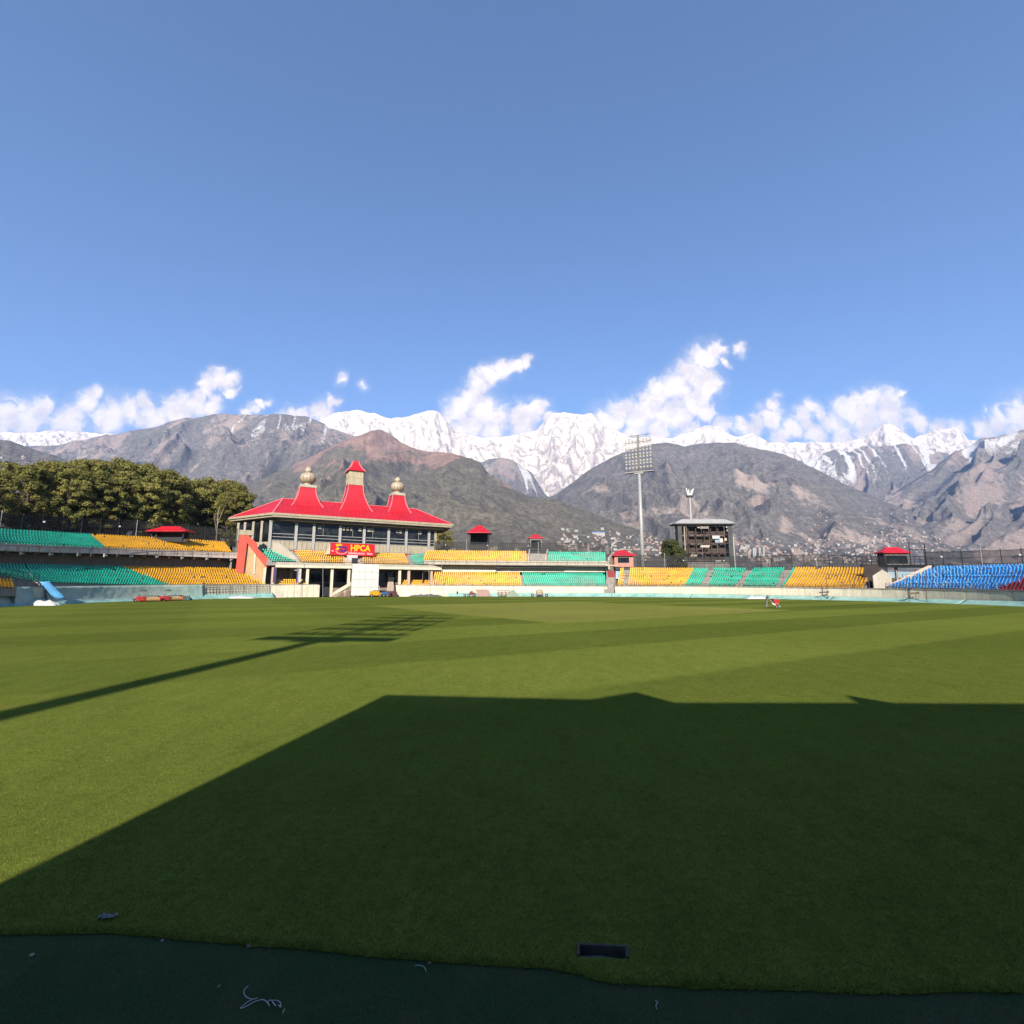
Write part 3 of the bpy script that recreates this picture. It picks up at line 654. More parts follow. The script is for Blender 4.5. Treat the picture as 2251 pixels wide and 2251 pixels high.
# ---------------------------------------------------------------- left stand, two tiers
A = thing('grandstand', 'two-tier stand with green and yellow seats below the pine trees', 'stand', (*PB(math.radians(-75), 3), 0))
LOWA = [(-160,1272,1232),(0,1274,1237),(100,1277,1238.5),(300,1284,1243),(420,1284,1245),(518,1284,1247),(600,1284,1249)]
zA, LA, RA = tier(A, LOWA, 3.2, 11.5, 11, [('green_seats', (84, 60), (369, 271), m_green, SL('green')), ('yellow_seats', (369, 271), (585, 519), m_yellow, SL('yellow'))], name='lower_terrace')
UPA = [(-160,1181,1148),(0,1192,1160),(116,1198,1166.5),(232,1202,1173.5),(320,1206,1178),(420,1209.5,1184),(515,1213,1190.5)]
zAu, LAu, RAu = tier(A, UPA, 11.0, 19.0, 10, [('green_seats', (-150, -150), (232, 201), m_green, SL('green')), ('yellow_seats', (232, 201), (510, 495), m_yellow, SL('yellow'))], name='upper_terrace', missing=.02)
PA = [(-160,1180,1203),(0,1194,1210),(116,1199,1214),(232,1204,1217),(320,1207.5,1219.5),(420,1211,1223.5),(522,1215,1227.5)]
ztp, zbp, p0, p1 = band(A, 'parapet_panel', PA, 10.2, .18, m_parapet, pieces=30, gapm=.10)
railing(A, lambda p: ztp(p)-.95, p0, p1, 9.95, 1.25, 3.4, m_rail, bars=2)
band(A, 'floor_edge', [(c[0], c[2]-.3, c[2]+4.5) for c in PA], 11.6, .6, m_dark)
band(A, 'concourse_wall', [(c[0], c[2]-.5, d) for c, d in zip(PA, (1236, 1239, 1240, 1243, 1245, 1247, 1249))], 13.2, .3, m_brownwall)
for i in range(22):
    p = p0+(i+.5)*(p1-p0)/22; q = PB(p, 10.6); mb = MB(); mb.box((q[0], q[1], float(zbp(p))-.32), (.22, .22, .62), p); mb.box((PB(p, 10.25)[0], PB(p, 10.25)[1], float(zbp(p))-.35), (.5, .25, .18), -p); mb.build('bracket_lamp', m_white if i % 2 else m_rail, A)
# left end of the lower tier: raised wing with its own rail over a passage
WNG = [(-160,1252,1230),(0,1261,1237),(60,1272,1238),(84,1277,1238)]
tier(A, WNG, 3.6, 11.5, 9, [('green_seats', (-150, -150), (80, 58), m_green, SL('green'))], name='wing_terrace')
railing(A, zfun([(-150,1266),(0,1274),(84,1283)], 3.1), hit(-150, 1266, 3.1)[0], hit(84, 1283, 3.1)[0], 3.1, 1.5, 1.0, m_steel, bars=4)
tier(A, [(-160,1286,1272),(0,1287,1270),(34,1288,1271)], 1.2, 2.8, 4, [('yellow_seats', (-150, -150), (32, 30), m_yellow, SL('yellow'))], name='front_terrace')
fence('tall black netting fence behind the top of the green and yellow stand on the left', [(-160,1118,1152),(0,1129,1161),(116,1135,1168),(200,1140,1174),(320,1146,1180),(430,1156,1187),(520,1163,1193)], 20.2)
# ---------------------------------------------------------------- centre stand beside the pavilion, two tiers
D = thing('grandstand', 'two-tier yellow and green stand right of the red-roofed pavilion', 'stand', (*PB(math.radians(3), 3), 0))
LOWD = [(955,1285.5,1256),(1080,1286,1257),(1200,1286.5,1258),(1335,1287,1258.5)]
tier(D, LOWD, 3.0, 11.0, 11, [('yellow_seats', (950, 955), (1147, 1143), m_yellow, SL('yellow')), ('green_seats', (1153, 1147), (1331, 1330), m_green, SL('green'))], name='lower_terrace')
UPD = [(925,1230,1208),(1060,1232,1209.5),(1160,1233,1210.5),(1203,1233,1211.5),(1335,1234,1212.5)]
tier(D, UPD, 10.4, 18.0, 10, [('yellow_seats', (930, 938), (1158, 1157), m_yellow, SL('yellow')), ('green_seats', (1203, 1201), (1332, 1331), m_green, SL('green'))], name='upper_terrace')
PD = [(930,1231,1240.5),(1060,1232.5,1241.5),(1200,1233.5,1242),(1340,1234,1243)]
ztp, zbp, p0, p1 = band(D, 'parapet_panel', PD, 9.8, .18, m_cream2, pieces=22, gapm=.06)
railing(D, lambda p: ztp(p)-.95, p0, p1, 9.6, 1.15, 3.2, m_rail)
band(D, 'floor_edge', [(c[0], c[2]-.2, c[2]+2.5) for c in PD], 11.2, .6, m_conc)
band(D, 'concourse_wall', [(c[0], c[2]-.5, 1257.5) for c in PD], 12.6, .3, m_cream)
for i in range(5):
    p = p0+(.42+i*.075)*(p1-p0); q = PB(p, 11.0); mb = MB(); mb.box((q[0], q[1], float(zbp(p))-.62), (4.2, .3, .5), -p); mb.build('vent_slot', m_steel, D)
railing(D, zfun([(955,1289),(1335,1290.5)], 2.7), hit(955, 1289, 2.7)[0], hit(1335, 1290, 2.7)[0], 2.7, .95, 3.0, m_rail)
for px_ in (1150,):
    pass
# access stair between the two upper blocks
q0 = hit(1180, 1234, 10.4); mb = MB()
for i in range(8):
    c_ = PB(q0[0], 10.9+i*.95); mb.box((c_[0], c_[1], q0[1]-.6+i*.27), (4.6, .95, .5), -q0[0])
mb.build('access_stair', m_cream2, D)
for px_ in (1161, 1199):
    a = hit(px_, 1230, 10.2); b_ = PB(a[0], 18.5); mb = MB(); c0 = PB(a[0], 10.2)
    mb.prism([(c0[0], c0[1], a[1]-.8), (b_[0], b_[1], a[1]+1.6), (b_[0], b_[1], a[1]+3.6), (c0[0], c0[1], a[1]+1.0)], (.35, 0, 0)); mb.build('stair_wall', m_coralw, D)
mb = MB(); a = hit(1337, 1235, 10.0); c0 = PB(a[0], 9.6); b_ = PB(a[0], 18.6); z1 = a[1]+3.4
mb.prism([(c0[0], c0[1], 0), (b_[0], b_[1], 0), (b_[0], b_[1], z1), (c0[0], c0[1], z1-2.2)], (.5, .1, 0)); mb.build('end_wall', m_cream2, D)
fence('black netting fence behind the two-tier stand right of the pavilion', [(955,1190,1209),(1050,1192,1210),(1145,1193,1211),(1260,1193,1213),(1345,1197,1214)], 19.0, 3.0)
# ---------------------------------------------------------------- right stand, one tier
F_ = thing('grandstand', 'single-tier yellow and green stand in front of the scoreboard', 'stand', (*PB(math.radians(42), 3), 0))
TF = [(1345,1286,1246),(1500,1287,1247),(1640,1288.5,1246.5),(1750,1290,1245),(1830,1291,1245),(1905,1292,1246)]
zF, LF, RF = tier(F_, TF, 3.0, 15.0, 15, [('yellow_seats', (1356, 1363), (1504, 1525), m_yellow, SL('yellow')), ('green_seats', (1504, 1525), (1722, 1747), m_green, SL('green')), ('yellow_seats', (1722, 1747), (1898, 1912), m_yellow, SL('yellow'))],
     aisles=[((1374, 1379)), ((1546, 1563)), ((1623, 1648)), ((1710, 1733))], name='terrace')
railing(F_, zfun([(1350,1290.5),(1500,1291),(1640,1292.5),(1750,1294),(1905,1296)], 2.7), hit(1350, 1290, 2.7)[0], hit(1905, 1296, 2.7)[0], 2.7, 1.0, 1.3, m_rail, bars=3)
railing(F_, zfun([(1355,1269),(1640,1270),(1900,1272)], 9.3), hit(1360, 1268, 9.3)[0], hit(1905, 1269, 9.3)[0], 9.3, 1.0, 2.4, m_rail, bars=2, r=.03, name='middle_railing')
fence('long black netting fence between the scoreboard and the small red-roofed hut', [(1400,1220,1246),(1480,1221,1247),(1640,1223,1247),(1750,1219,1246),(1830,1219,1246),(1900,1222,1247),(1950,1223,1247)], 16.6, 2.6)
# ---------------------------------------------------------------- blue stand
H_ = thing('grandstand', 'single-tier blue stand with faded seats and a red corner', 'stand', (*PB(math.radians(84), 3), 0))
TH = [(1945,1289,1256),(2000,1290,1250),(2048,1291,1243),(2150,1293,1240.5),(2251,1296,1238),(2400,1301,1233)]
zH, LH, RH = tier(H_, TH, 3.0, 15.5, 15, [('blue_seats', (1950, 2049), (2192, 2330), m_blue, SL('blue')), ('red_seats', (2192, 2330), (2390, 2395), m_red, SL('red'))], name='terrace', missing=.06)
P_ = []; A_ = []
for i in range(95):
    f = random.randrange(15)/14; o = 3+12.5*f; px_ = random.gauss(2095, 45) if random.random() < .45 else random.uniform(1990, 2250); yy_ = np.interp(px_, [c[0] for c in TH], [c[1] for c in TH])
    p = hit(px_, yy_-f*45, o)[0]
    if p < LH[0]*(1-f)+LH[1]*f+.01: continue
    q = PB(p, o-.045); P_.append((q[0], q[1], float(zH(p, f))+.03)); A_.append(p)
seats('faded_seats', P_, A_, m_bluepale, H_, 'sun-bleached pale blue seats among the blue')
railing(H_, zfun([(1948,1293.5),(2150,1297),(2251,1300),(2400,1305)], 2.7), hit(1948, 1293, 2.7)[0], hit(2398, 1305, 2.7)[0], 2.7, 1.0, 1.5, m_rail, bars=3)
railing(H_, zfun([(1975,1274),(2251,1274),(2400,1272)], 8.4), hit(1985, 1272, 8.4)[0], hit(2390, 1272, 8.4)[0], 8.4, 1.0, 2.6, m_rail, bars=2, r=.03, name='middle_railing')
mb = MB(); a = hit(1948, 1290, 3.0); b_ = hit(2046, 1243, 15.5)
for i in range(14):
    f0, f1 = i/14, (i+1)/14; P0 = a[2]*(1-f0)+b_[2]*f0; P1 = a[2]*(1-f1)+b_[2]*f1; mb.prism([(P0[0]-.5, P0[1], P0[2]-2.2), (P1[0]-.5, P1[1], P1[2]-2.2), (P1[0]-.5, P1[1], P1[2]), (P0[0]-.5, P0[1], P0[2])], (.6, -.1, 0))
mb.build('side_wall', m_coralw, H_)
fence('black netting fence on leaning posts behind the blue stand', [(2035,1213,1242),(2120,1211,1241),(2251,1207,1238),(2400,1200,1233)], 17.0, 2.8)

# ================================================================== BOUNDARY WALL AND COVERS
W_ = thing('boundary_wall', 'low cream concrete wall round the playing field', 'wall', (*PB(math.radians(30), 1.9), 0))
WT = [(-160,1287),(0,1288),(100,1288.5),(200,1287),(446,1284.5),(600,1284.5),(705,1285),(866,1285),(971,1286),(1150,1287.5),(1340,1288),(1500,1288),(1640,1289.5),(1750,1291.5),(1905,1293.5),(1950,1294),(2150,1297),(2251,1299),(2400,1304)]
def wall_run(pa, pb, pieces, o=2.2, m=m_cream):
    c = [(px, float(np.interp(px, [q[0] for q in WT], [q[1] for q in WT]))) for px in np.linspace(pa, pb, 8)]
    zt = zfun(c, o); e = np.linspace(hit(pa, c[0][1], o)[0], hit(pb, c[-1][1], o)[0], pieces+1)
    for i in range(pieces):
        g = .03/(rb(e[i])+o); ph_ = phis(e[i]+g, e[i+1]-g, 2.0); mb = MB(); sweep(mb, ph_, [(o, -.3+0*ph_), (o, zt(ph_)), (o+.35, zt(ph_)), (o+.35, -.3+0*ph_)]); mb.build('wall_panel', m, W_)
    ph_ = phis(e[0], e[-1], 2.0); mb = MB(); sweep(mb, ph_, [(o-.08, zt(ph_)-.16), (o-.08, zt(ph_)+.06), (o+.45, zt(ph_)+.06), (o+.45, zt(ph_)-.16)]); mb.build('coping', m_conc, W_)
wall_run(-160, 700, 20); wall_run(868, 1335, 11); wall_run(1352, 2400, 26)
# turquoise boundary covers lying against the foot of the wall, one sheet after another
def cover(pa, pb, ytop, lab, m=m_turq, o1=1.9, wrinkle=.08, ht=None, cat='tarpaulin', name='boundary_cover', z_lo=.03, o0=.25):
    e0, e1 = hit(pa, 1300, o1)[0], hit(pb, 1300, o1)[0]; ph_ = phis(e0, e1, .5); R_n = 9; G = []
    zt = zfun([(px, float(np.interp(px, [q[0] for q in ytop], [q[1] for q in ytop]))) for px in np.linspace(pa, pb, 5)], o1)(ph_)
    for i in range(R_n):
        f = i/(R_n-1); o = o0+(o1-o0)*f**.8; z = z_lo+(zt-z_lo)*f**1.25
        xy = PB(ph_, o); nz_ = fbm(ph_*70+pa, np.full(len(ph_), f*3.+pa*.1), 4)*wrinkle
        xy = PB(ph_, o-nz_*1.5); G.append(np.concatenate([xy, np.maximum(z+nz_*(.5 if 0 < i < R_n-1 else .2), .02)[:, None]], 1))
    mb = MB(); mb.grid(np.stack(G, 0)); o = mb.build(name, m, smooth=True); sm = o.modifiers.new('thick', 'SOLIDIFY'); sm.thickness = .03
    return tag(o, lab, cat, 'turquoise covers along the boundary')
YT = [(-160,1318),(0,1318),(250,1312),(446,1306),(600,1303),(700,1303),(870,1304),(1000,1303),(1150,1303),(1340,1303.5),(1500,1304.5),(1640,1307),(1800,1310.5),(1950,1314),(2100,1318),(2251,1322),(2400,1327)]
CV = [(-150, 55, 'turquoise boundary cover at the far left edge of the picture'), (58, 290, 'turquoise boundary cover between the white heap and the red rollers'), (400, 600, 'turquoise boundary cover right of the red rollers'),
      (985, 1150, 'pale turquoise cover behind the carts at the far boundary'), (1150, 1345, 'pale turquoise cover below the centre green seats'), (1345, 1520, 'pale turquoise cover below the first yellow block of the right stand'), (1520, 1690, 'pale turquoise cover behind the groundsman'),
      (1690, 1830, 'turquoise cover below the last yellow block of the right stand'), (1830, 1990, 'turquoise cover beside the gap before the blue stand'), (1990, 2120, 'turquoise cover below the left half of the blue stand'), (2120, 2390, 'turquoise cover with dark marks at the right edge of the picture')]
for a, b, lab in CV: cover(a, b, YT, lab)
# long pale green tarpaulin hung over the wall on the left
o = cover(-150, 70, [(-160,1289),(70,1290)], 'dark green tarpaulin hung over the wall at the far left', m_net, 2.05, .05, name='wall_tarpaulin', z_lo=.3, o0=1.1)
del o['group']
o = cover(100, 446, [(100,1289.5),(200,1288),(446,1285.5)], 'long pale green tarpaulin hung over the wall below the green seats', m_net, 2.05, .045, name='wall_tarpaulin', z_lo=.3, o0=1.2); del o['group']
# lattice in front of the wall between tarpaulin and pavilion
t = thing('wall_lattice', 'dark wire lattice standing before the cream wall left of the pavilion', 'lattice', (*PB(hit(520, 1300, 1.6)[0], 1.6), 0))
p0, p1 = hit(448, 1300, 1.7)[0], hit(592, 1300, 1.7)[0]; zt = zfun([(448, 1286), (592, 1286)], 1.7); mb = MB(); pp = phis(p0, p1, .75)
for i, p in enumerate(pp): mb.bar((*PB(p, 1.7), .7), (*PB(p, 1.9), float(zt(p))), .05 if i % 4 else .10)
for f in (.25, .45, .65, .85, 1.0):
    for a, b in zip(pp[:-1], pp[1:]): mb.bar((*PB(a, 1.78), float(zt(a))*f), (*PB(b, 1.78), float(zt(b))*f), .05)
mb.build('bars', m_steel, t)
# blue chute and white heap, far left
a, b = atY(83, 1279, 84.), gnd(128, 1317); t = thing('blue_chute', 'bright blue sheet sloping from the green seats down to the grass', 'sheet', tuple(b))
a = hit(83, 1278, 2.8)[2]; b = hit(121, 1316, .9)[2]; mb = MB(); dx = Vector((1.0, .8, 0)); n_ = 8; G = []
for i in range(n_+1):
    f = i/n_; p = Vector(a)*(1-f)+Vector(b)*f; G.append([p+Vector((0, 0, .08*math.sin(i*1.9))), p+dx*.5+Vector((0, 0, -.06)), p+dx+Vector((0, 0, .07*math.sin(i*2.3+1)))])
mb.grid(np.array([[list(v) for v in r] for r in G])); o = mb.build('sheet', mat('blue_sheet', (.10, .33, .60), .5, .12, .8), t, smooth=True); s_ = o.modifiers.new('t', 'SOLIDIFY'); s_.thickness = .06
def heap(lab, px0, px1, py, hgt, m, cat='sheet', name='folded_sheet', dep=1.4, seed=0):
    c0, c1 = gnd(px0, py), gnd(px1, py); c = (c0+c1)/2; wdt = np.linalg.norm(c1-c0); ang = math.atan2(c1[1]-c0[1], c1[0]-c0[0]); nx, ny = 30, 12
    u = np.linspace(-1, 1, nx)[None]; v = np.linspace(-1, 1, ny)[:, None]; env = np.clip(1-np.abs(u)**3, 0, 1)*np.clip(1-np.abs(v)**2.4, 0, 1)
    z = env**.6*hgt*(.6+.65*(fbm(u*3.1+seed, v*1.4+seed, 4)+.35))+.02; x = u*wdt/2+0*v; y = v*dep/2+0*u
    X = c[0]+x*math.cos(ang)-y*math.sin(ang); Y = c[1]+x*math.sin(ang)+y*math.cos(ang)
    z = np.where(env <= 0, .0, np.maximum(z, 0.02)); mb = MB(); mb.grid(np.stack([X, Y, z], -1)); o = mb.build(name, m, smooth=True); return tag(o, lab, cat)
heap('crumpled white sheet heaped on the grass edge below the blue chute', 55, 128, 1331, .75, m_white, seed=1)
heap('flat white sheet lying on the grass edge right of the red rollers', 490, 560, 1315.5, .5, m_white, seed=4)
heap('dark grey folded cover lying before the pavilion low wall', 618, 668, 1311, .55, mat('grey_cover', (.10, .095, .10), .8, .3, 1.2), seed=6)
heap('long rolled grey cover at the boundary right of the pavilion', 900, 972, 1311, .55, mat('grey_cover', (.1, .1, .1)), seed=8)
heap('white sheet laid over the turquoise cover behind the groundsman', 1640, 1690, 1316.5, .6, m_white, seed=12)
# ================================================================== PAVILION
F1 = atY(600, 1131, 130.0); d2 = ray(994, 1156); F2 = ORG+d2*((F1[2]-CAMH)/d2[2])
UH = (F2-F1); UH[2] = 0; LEN = float(np.linalg.norm(UH)); UH /= LEN; VH = np.array([-UH[1], UH[0], 0])
O3 = np.array([F1[0], F1[1], 0.0]); PANG = math.atan2(UH[1], UH[0])
def LW(u, v, z): p = O3+UH*u+VH*v; return (float(p[0]), float(p[1]), float(z))
def onp(px, py, v):
    d = ray(px, py); t = (v-float(np.dot(ORG-O3, VH)))/float(np.dot(d, VH)); p = ORG+d*t; return float(np.dot(p-O3, UH)), float(p[2])
def lbox(mb, u0, u1, v0, v1, z0, z1): return mb.hexa([LW(u0, v0, z0), LW(u1, v0, z0), LW(u1, v1, z0), LW(u0, v1, z0), LW(u0, v0, z1), LW(u1, v0, z1), LW(u1, v1, z1), LW(u0, v1, z1)])
def pbox(name, m, parent, u0, u1, v0, v1, z0, z1): mb = MB(); lbox(mb, u0, u1, v0, v1, z0, z1); return mb.build(name, m, parent)
ZE = float(F1[2]); VC = 10.0
PV = thing('pavilion', 'pavilion with sweeping red roof, three roof towers and glazed upper storey', 'pavilion', LW(LEN/2, 0, 0))
dL = ray(505, 1142); PL = ORG+dL*((ZE-CAMH)/dL[2]); uL = float(np.dot(PL-O3, UH)); vL = float(np.dot(PL-O3, VH))
RU0, RZ = onp(622, 1096, VC); RU1, _z = onp(915, 1119, VC)
# roof deck: front slope, left facet, right and rear slopes
P_L, P_F1, P_F2, P_R = (uL, vL), (0, 0), (LEN, 0), (LEN+3.5, vL); P_BL, P_BR = (uL+4, vL+5), (LEN, vL+5)
zl = ZE+.55
mb = MB(); R0 = LW(RU0, VC, RZ); R1 = LW(RU1, VC, RZ)
deck = [P_L, P_F1, P_F2, P_R, P_BR, P_BL]; ins = lambda p: p
mb.add([LW(*P_F1, zl), LW(*P_F2, zl), R1, R0], [(0, 1, 2, 3)]); mb.add([LW(*P_L, zl), LW(*P_F1, zl), R0], [(0, 1, 2)]); mb.add([LW(*P_F2, zl), LW(*P_R, zl), R1], [(0, 1, 2)])
mb.add([LW(*P_R, zl), LW(*P_BR, zl), R1], [(0, 1, 2)]); mb.add([LW(*P_BR, zl), LW(*P_BL, zl), R0, R1], [(0, 1, 2, 3)]); mb.add([LW(*P_BL, zl), LW(*P_L, zl), R0], [(0, 1, 2)])
mb.add([LW(*p, zl) for p in deck], [tuple(range(6))[::-1]])
roof = mb.build('roof', m_roof, PV)
# standing seams on the front slope and hips
mb = MB()
for i in range(0, 40):
    u = LEN*(i+.5)/40; f = max(min((u)/max(RU0, .1), 1), 0) if u < RU0 else max(min((LEN-u)/(LEN-RU1), 1), 0) if u > RU1 else 1
    if f > .05: mb.bar(LW(u, .15, zl+.03+.15*(RZ-zl)/VC), LW(u+0*f, VC*f*.985, zl+(RZ-zl)*f*.985+.03), .10, .09)
mb.build('roof_seams', mat('roof_seam_red', (.57, .035, .045), .5, .15, .5), roof)
for nm, a, b in (('hip_cap', LW(*P_F1, zl), R0), ('hip_cap', LW(*P_L, zl), R0), ('hip_cap', LW(*P_F2, zl), R1), ('ridge_cap', R0, R1)):
    mb = MB(); mb.bar(Vector(a)+Vector((0, 0, .06)), Vector(b)+Vector((0, 0, .06)), .42, .16); mb.build(nm, m_roofridge, roof)
# eaves: stepped fascia and soffit
def ring(z0, z1, grow, name, m, th=.4):
    mb = MB(); c = np.mean(np.array(deck), 0); pts = [(p[0]+(p[0]-c[0])*grow, p[1]+(p[1]-c[1])*grow) for p in deck]
    mb.prism([LW(*p, z0) for p in pts], (0, 0, z1-z0)); return mb.build(name, m, PV)
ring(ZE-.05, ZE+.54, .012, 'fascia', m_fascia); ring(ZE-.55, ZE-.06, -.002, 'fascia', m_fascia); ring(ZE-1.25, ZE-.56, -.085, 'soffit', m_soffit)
# roof towers
def concave(name, uc, vc, prof, m, parent):
    mb = MB(); mb.lathe(LW(uc, vc, 0), [(z, h*math.sqrt(2)) for z, h in prof], 4, PANG); return mb.build(name, m, parent)
def swoop(z0, h0, z1, h1, n=9, e=1.9): return [(z0+(z1-z0)*i/(n-1), h1+(h0-h1)*(1-i/(n-1))**e) for i in range(n)]
def edges(parent, uc, vc, prof):
    mb = MB()
    for sx_, sy_ in ((-1, -1), (1, -1), (-1, 1), (1, 1)): mb.tube([LW(uc+sx_*h, vc+sy_*h, z) for z, h in prof], .17, 5)
    return mb.build('hip_cap', m_roofridge, parent)
m_dome = mat('weathered_cream_dome', (.44, .35, .245), .45, .16, 1.2, spec=.5, metal=.0, streak=.25)
m_louv = mat('cream_louvre_panel', (.42, .36, .235), .7, .14, 1.2, streak=.2)
def tower(px_top, px_l, px_r, py_top, py_base, hw_t, hw_b, kind, py_dome=None):
    u, zt_ = onp((px_l+px_r)/2, py_top, VC-hw_t); _, zb_ = onp((px_l+px_r)/2, py_base, VC-hw_b); zb_ -= .4
    t = MB(); pr = swoop(zb_, hw_b, zt_, hw_t); tw = concave('roof_tower', u, VC, pr, m_roof, PV); edges(tw, u, VC, pr)
    return tw, u, zt_
for pl, pr_, pt, pb_, ht_, hb_, pd in ((661, 693, 1071, 1114, 2.15, 4.55, 1025), (863, 891, 1088.5, 1129.5, 1.95, 4.2, 1048)):
    tw, u, z = tower(0, pl, pr_, pt, pb_, ht_, hb_, 0)
    if pd == 1025: u = onp(676, 1071, VC)[0]
    mb = MB(); mb.lathe(LW(u, VC, z), [(0, (ht_+.15)*1.414), (.75, (ht_+.1)*1.414)], 4, PANG); mb.build('collar', m_cream2, tw)
    zd = onp(673, pd, VC)[1] if pd == 1025 else onp(873, pd, VC)[1]; h = zd-z-.75; r = 2.25 if pd == 1025 else 2.05; z0 = z+.75
    prof = [(0, 1.3), (.25, 1.42), (.26, 1.05), (.45, 1.0), (.6, 1.3)]
    for i in range(12): a = math.pi*(i+.6)/12.6; prof.append((.62+h*.29*(1-math.cos(a)), max(.75, r*math.sin(a)**.8)))
    ztop = .62+h*.58; prof += [(ztop+.05, .72)]
    h2 = h-ztop; prof += [(ztop+.12, .92), (ztop+h2*.3, 1.0), (ztop+h2*.55, .88), (ztop+h2*.78, .58), (ztop+h2*.93, .27), (ztop+h2, .05)]
    mb = MB(); mb.lathe(LW(u, VC, z0), prof, 28); dm = mb.build('dome', m_dome, tw, smooth=True)
    mb = MB()
    for kk in range(14):
        a = 2*math.pi*kk/14; c0 = LW(u, VC, 0); mb.tube([(c0[0]+(rr+.02)*math.cos(a), c0[1]+(rr+.02)*math.sin(a), z0+zz) for zz, rr in prof[4:18]], .055, 4)
    mb.build('dome_ribs', mat('dome_rib', (.27, .19, .125), .5, .2, 2), dm)
tw, u, z = tower(0, 767, 798, 1066, 1124, 2.15, 5.1, 1)
zb2 = onp(783, 1035, VC-2.2)[1]; zc2 = onp(783, 1013.5, VC-.8)[1]
mb = MB(); mb.lathe(LW(u, VC, z), [(0, 2.3*1.414), (.3, 2.3*1.414), (.31, 2.12*1.414), (zb2-z, 2.12*1.414)], 4, PANG); lb = mb.build('lantern', m_louv, tw)
mb = MB()
for s in (-1, 1):
    for i in range(9): q = -2.0+i*.5; mb.bar(LW(u+q, VC+s*2.14, z+.35), LW(u+q, VC+s*2.14, zb2-.1), .06); mb.bar(LW(u+s*2.14, VC+q, z+.35), LW(u+s*2.14, VC+q, zb2-.1), .06)
    mb.bar(LW(u-2.1, VC+s*2.16, (z+zb2)/2), LW(u+2.1, VC+s*2.16, (z+zb2)/2), .09); mb.bar(LW(u+s*2.16, VC-2.1, (z+zb2)/2), LW(u+s*2.16, VC+2.1, (z+zb2)/2), .09)
mb.build('louvre_ribs', m_fascia, lb)
pr = swoop(zb2, 2.65, zc2, .85, 7, 1.7); cp = concave('lantern_cap', u, VC, pr, m_roof, tw); edges(cp, u, VC, pr)
# glazed storey
V0 = 3.0; ZS = onp(747, 1194, V0)[1]; ZT = ZE-1.25; ZB = onp(747, 1210, V0)[1]
UL, UR = onp(593, 1180, V0)[0], onp(957, 1185, V0)[0]
cols = [593, 650, 689, 747, 800, 854, 893, 943, 957]; cu = [onp(c, 1185, V0)[0] for c in cols]
pbox('core_wall', m_dark, PV, UL+.6, UR-.6, V0+5.5, 17, 0, ZT-.1)
pbox('upper_floor', m_conc, PV, UL, UR, V0-.2, 17, ZB-.5, ZB)
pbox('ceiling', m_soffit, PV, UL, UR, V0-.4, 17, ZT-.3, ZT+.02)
for i in range(len(cu)-1):
    w0, w1 = cu[i]+.38, cu[i+1]-.38
    if w1-w0 < .3: continue
    wi = pbox('window', m_glass, PV, w0, w1, V0+.3, V0+.36, ZS, ZT-.28)
    mb = MB(); n_ = max(1, int((w1-w0)/1.9))
    for zz in (ZS+.15, ZS+(ZT-ZS)*.20, ZS+(ZT-ZS)*.36): lbox(mb, w0, w1, V0+.215, V0+.296, zz-.07, zz+.07)
    if n_ > 2: q = w0+(w1-w0)*random.uniform(.3, .7); lbox(mb, q-.04, q+.04, V0+.22, V0+.294, ZS+(ZT-ZS)*.36, ZT-.28)
    mb.build('mullions', m_galv, wi)
    if i in (2, 3, 4, 5, 6):
        mb = MB()
        for j in range(random.randint(2, 4)):
            q = random.uniform(w0+.2, w1-.9); lbox(mb, q, q+random.uniform(.4, .9), V0+.2, V0+.212, ZS+(ZT-ZS)*.70, ZS+(ZT-ZS)*.88)
        mb.build('notice', m_cream2, wi)
    n_ = max(2, int((w1-w0)/.95))
    for j in range(n_): q0 = w0+(w1-w0)*j/n_; pbox('sill_panel', m_fascia, PV, q0+.03, q0+(w1-w0)/n_-.03, V0+.05, V0+.35, ZB-2.3, ZS)
for i, c in enumerate(cu):
    col = pbox('column', m_galv if i < 8 else m_fascia, PV, c-.36, c+.36, V0-.2, V0+.45, ZB-2.4, ZT)
    pbox('column_foot', m_redmach, col, c-.42, c+.42, V0-.26, V0+.5, ZB-1.2, ZB-.3)
# left glazed flank towards the side stand
fl = [(UL, V0), (uL*.78, vL*.78)]
def flank(f): return (fl[0][0]*(1-f)+fl[1][0]*f, fl[0][1]*(1-f)+fl[1][1]*f)
def fquad(name, m, f0, f1, z0, z1, off=0.0, th=.25):
    a, b = flank(f0), flank(f1); d = np.array([b[0]-a[0], b[1]-a[1]]); n = np.array([d[1], -d[0]])/np.linalg.norm(d)*-1; a = (a[0]+n[0]*off, a[1]+n[1]*off); b = (b[0]+n[0]*off, b[1]+n[1]*off)
    mb = MB(); mb.prism([LW(*a, z0), LW(*b, z0), LW(*b, z1), LW(*a, z1)], tuple(VH*th)); return mb.build(name, m, PV)
for f0, f1 in ((.03, .24), (.28, .50), (.54, .76), (.80, .98)):
    fquad('window', m_glass, f0, f1, ZS-.3, ZT-.3); fquad('sill_panel', m_fascia, f0, f1, ZB-2.0, ZS-.34)
for f in (.26, .52, .78, .99): q = flank(f); pbox('column', m_cream2, PV, q[0]-.3, q[0]+.3, q[1]-.3, q[1]+.3, ZB-2.4, ZT)
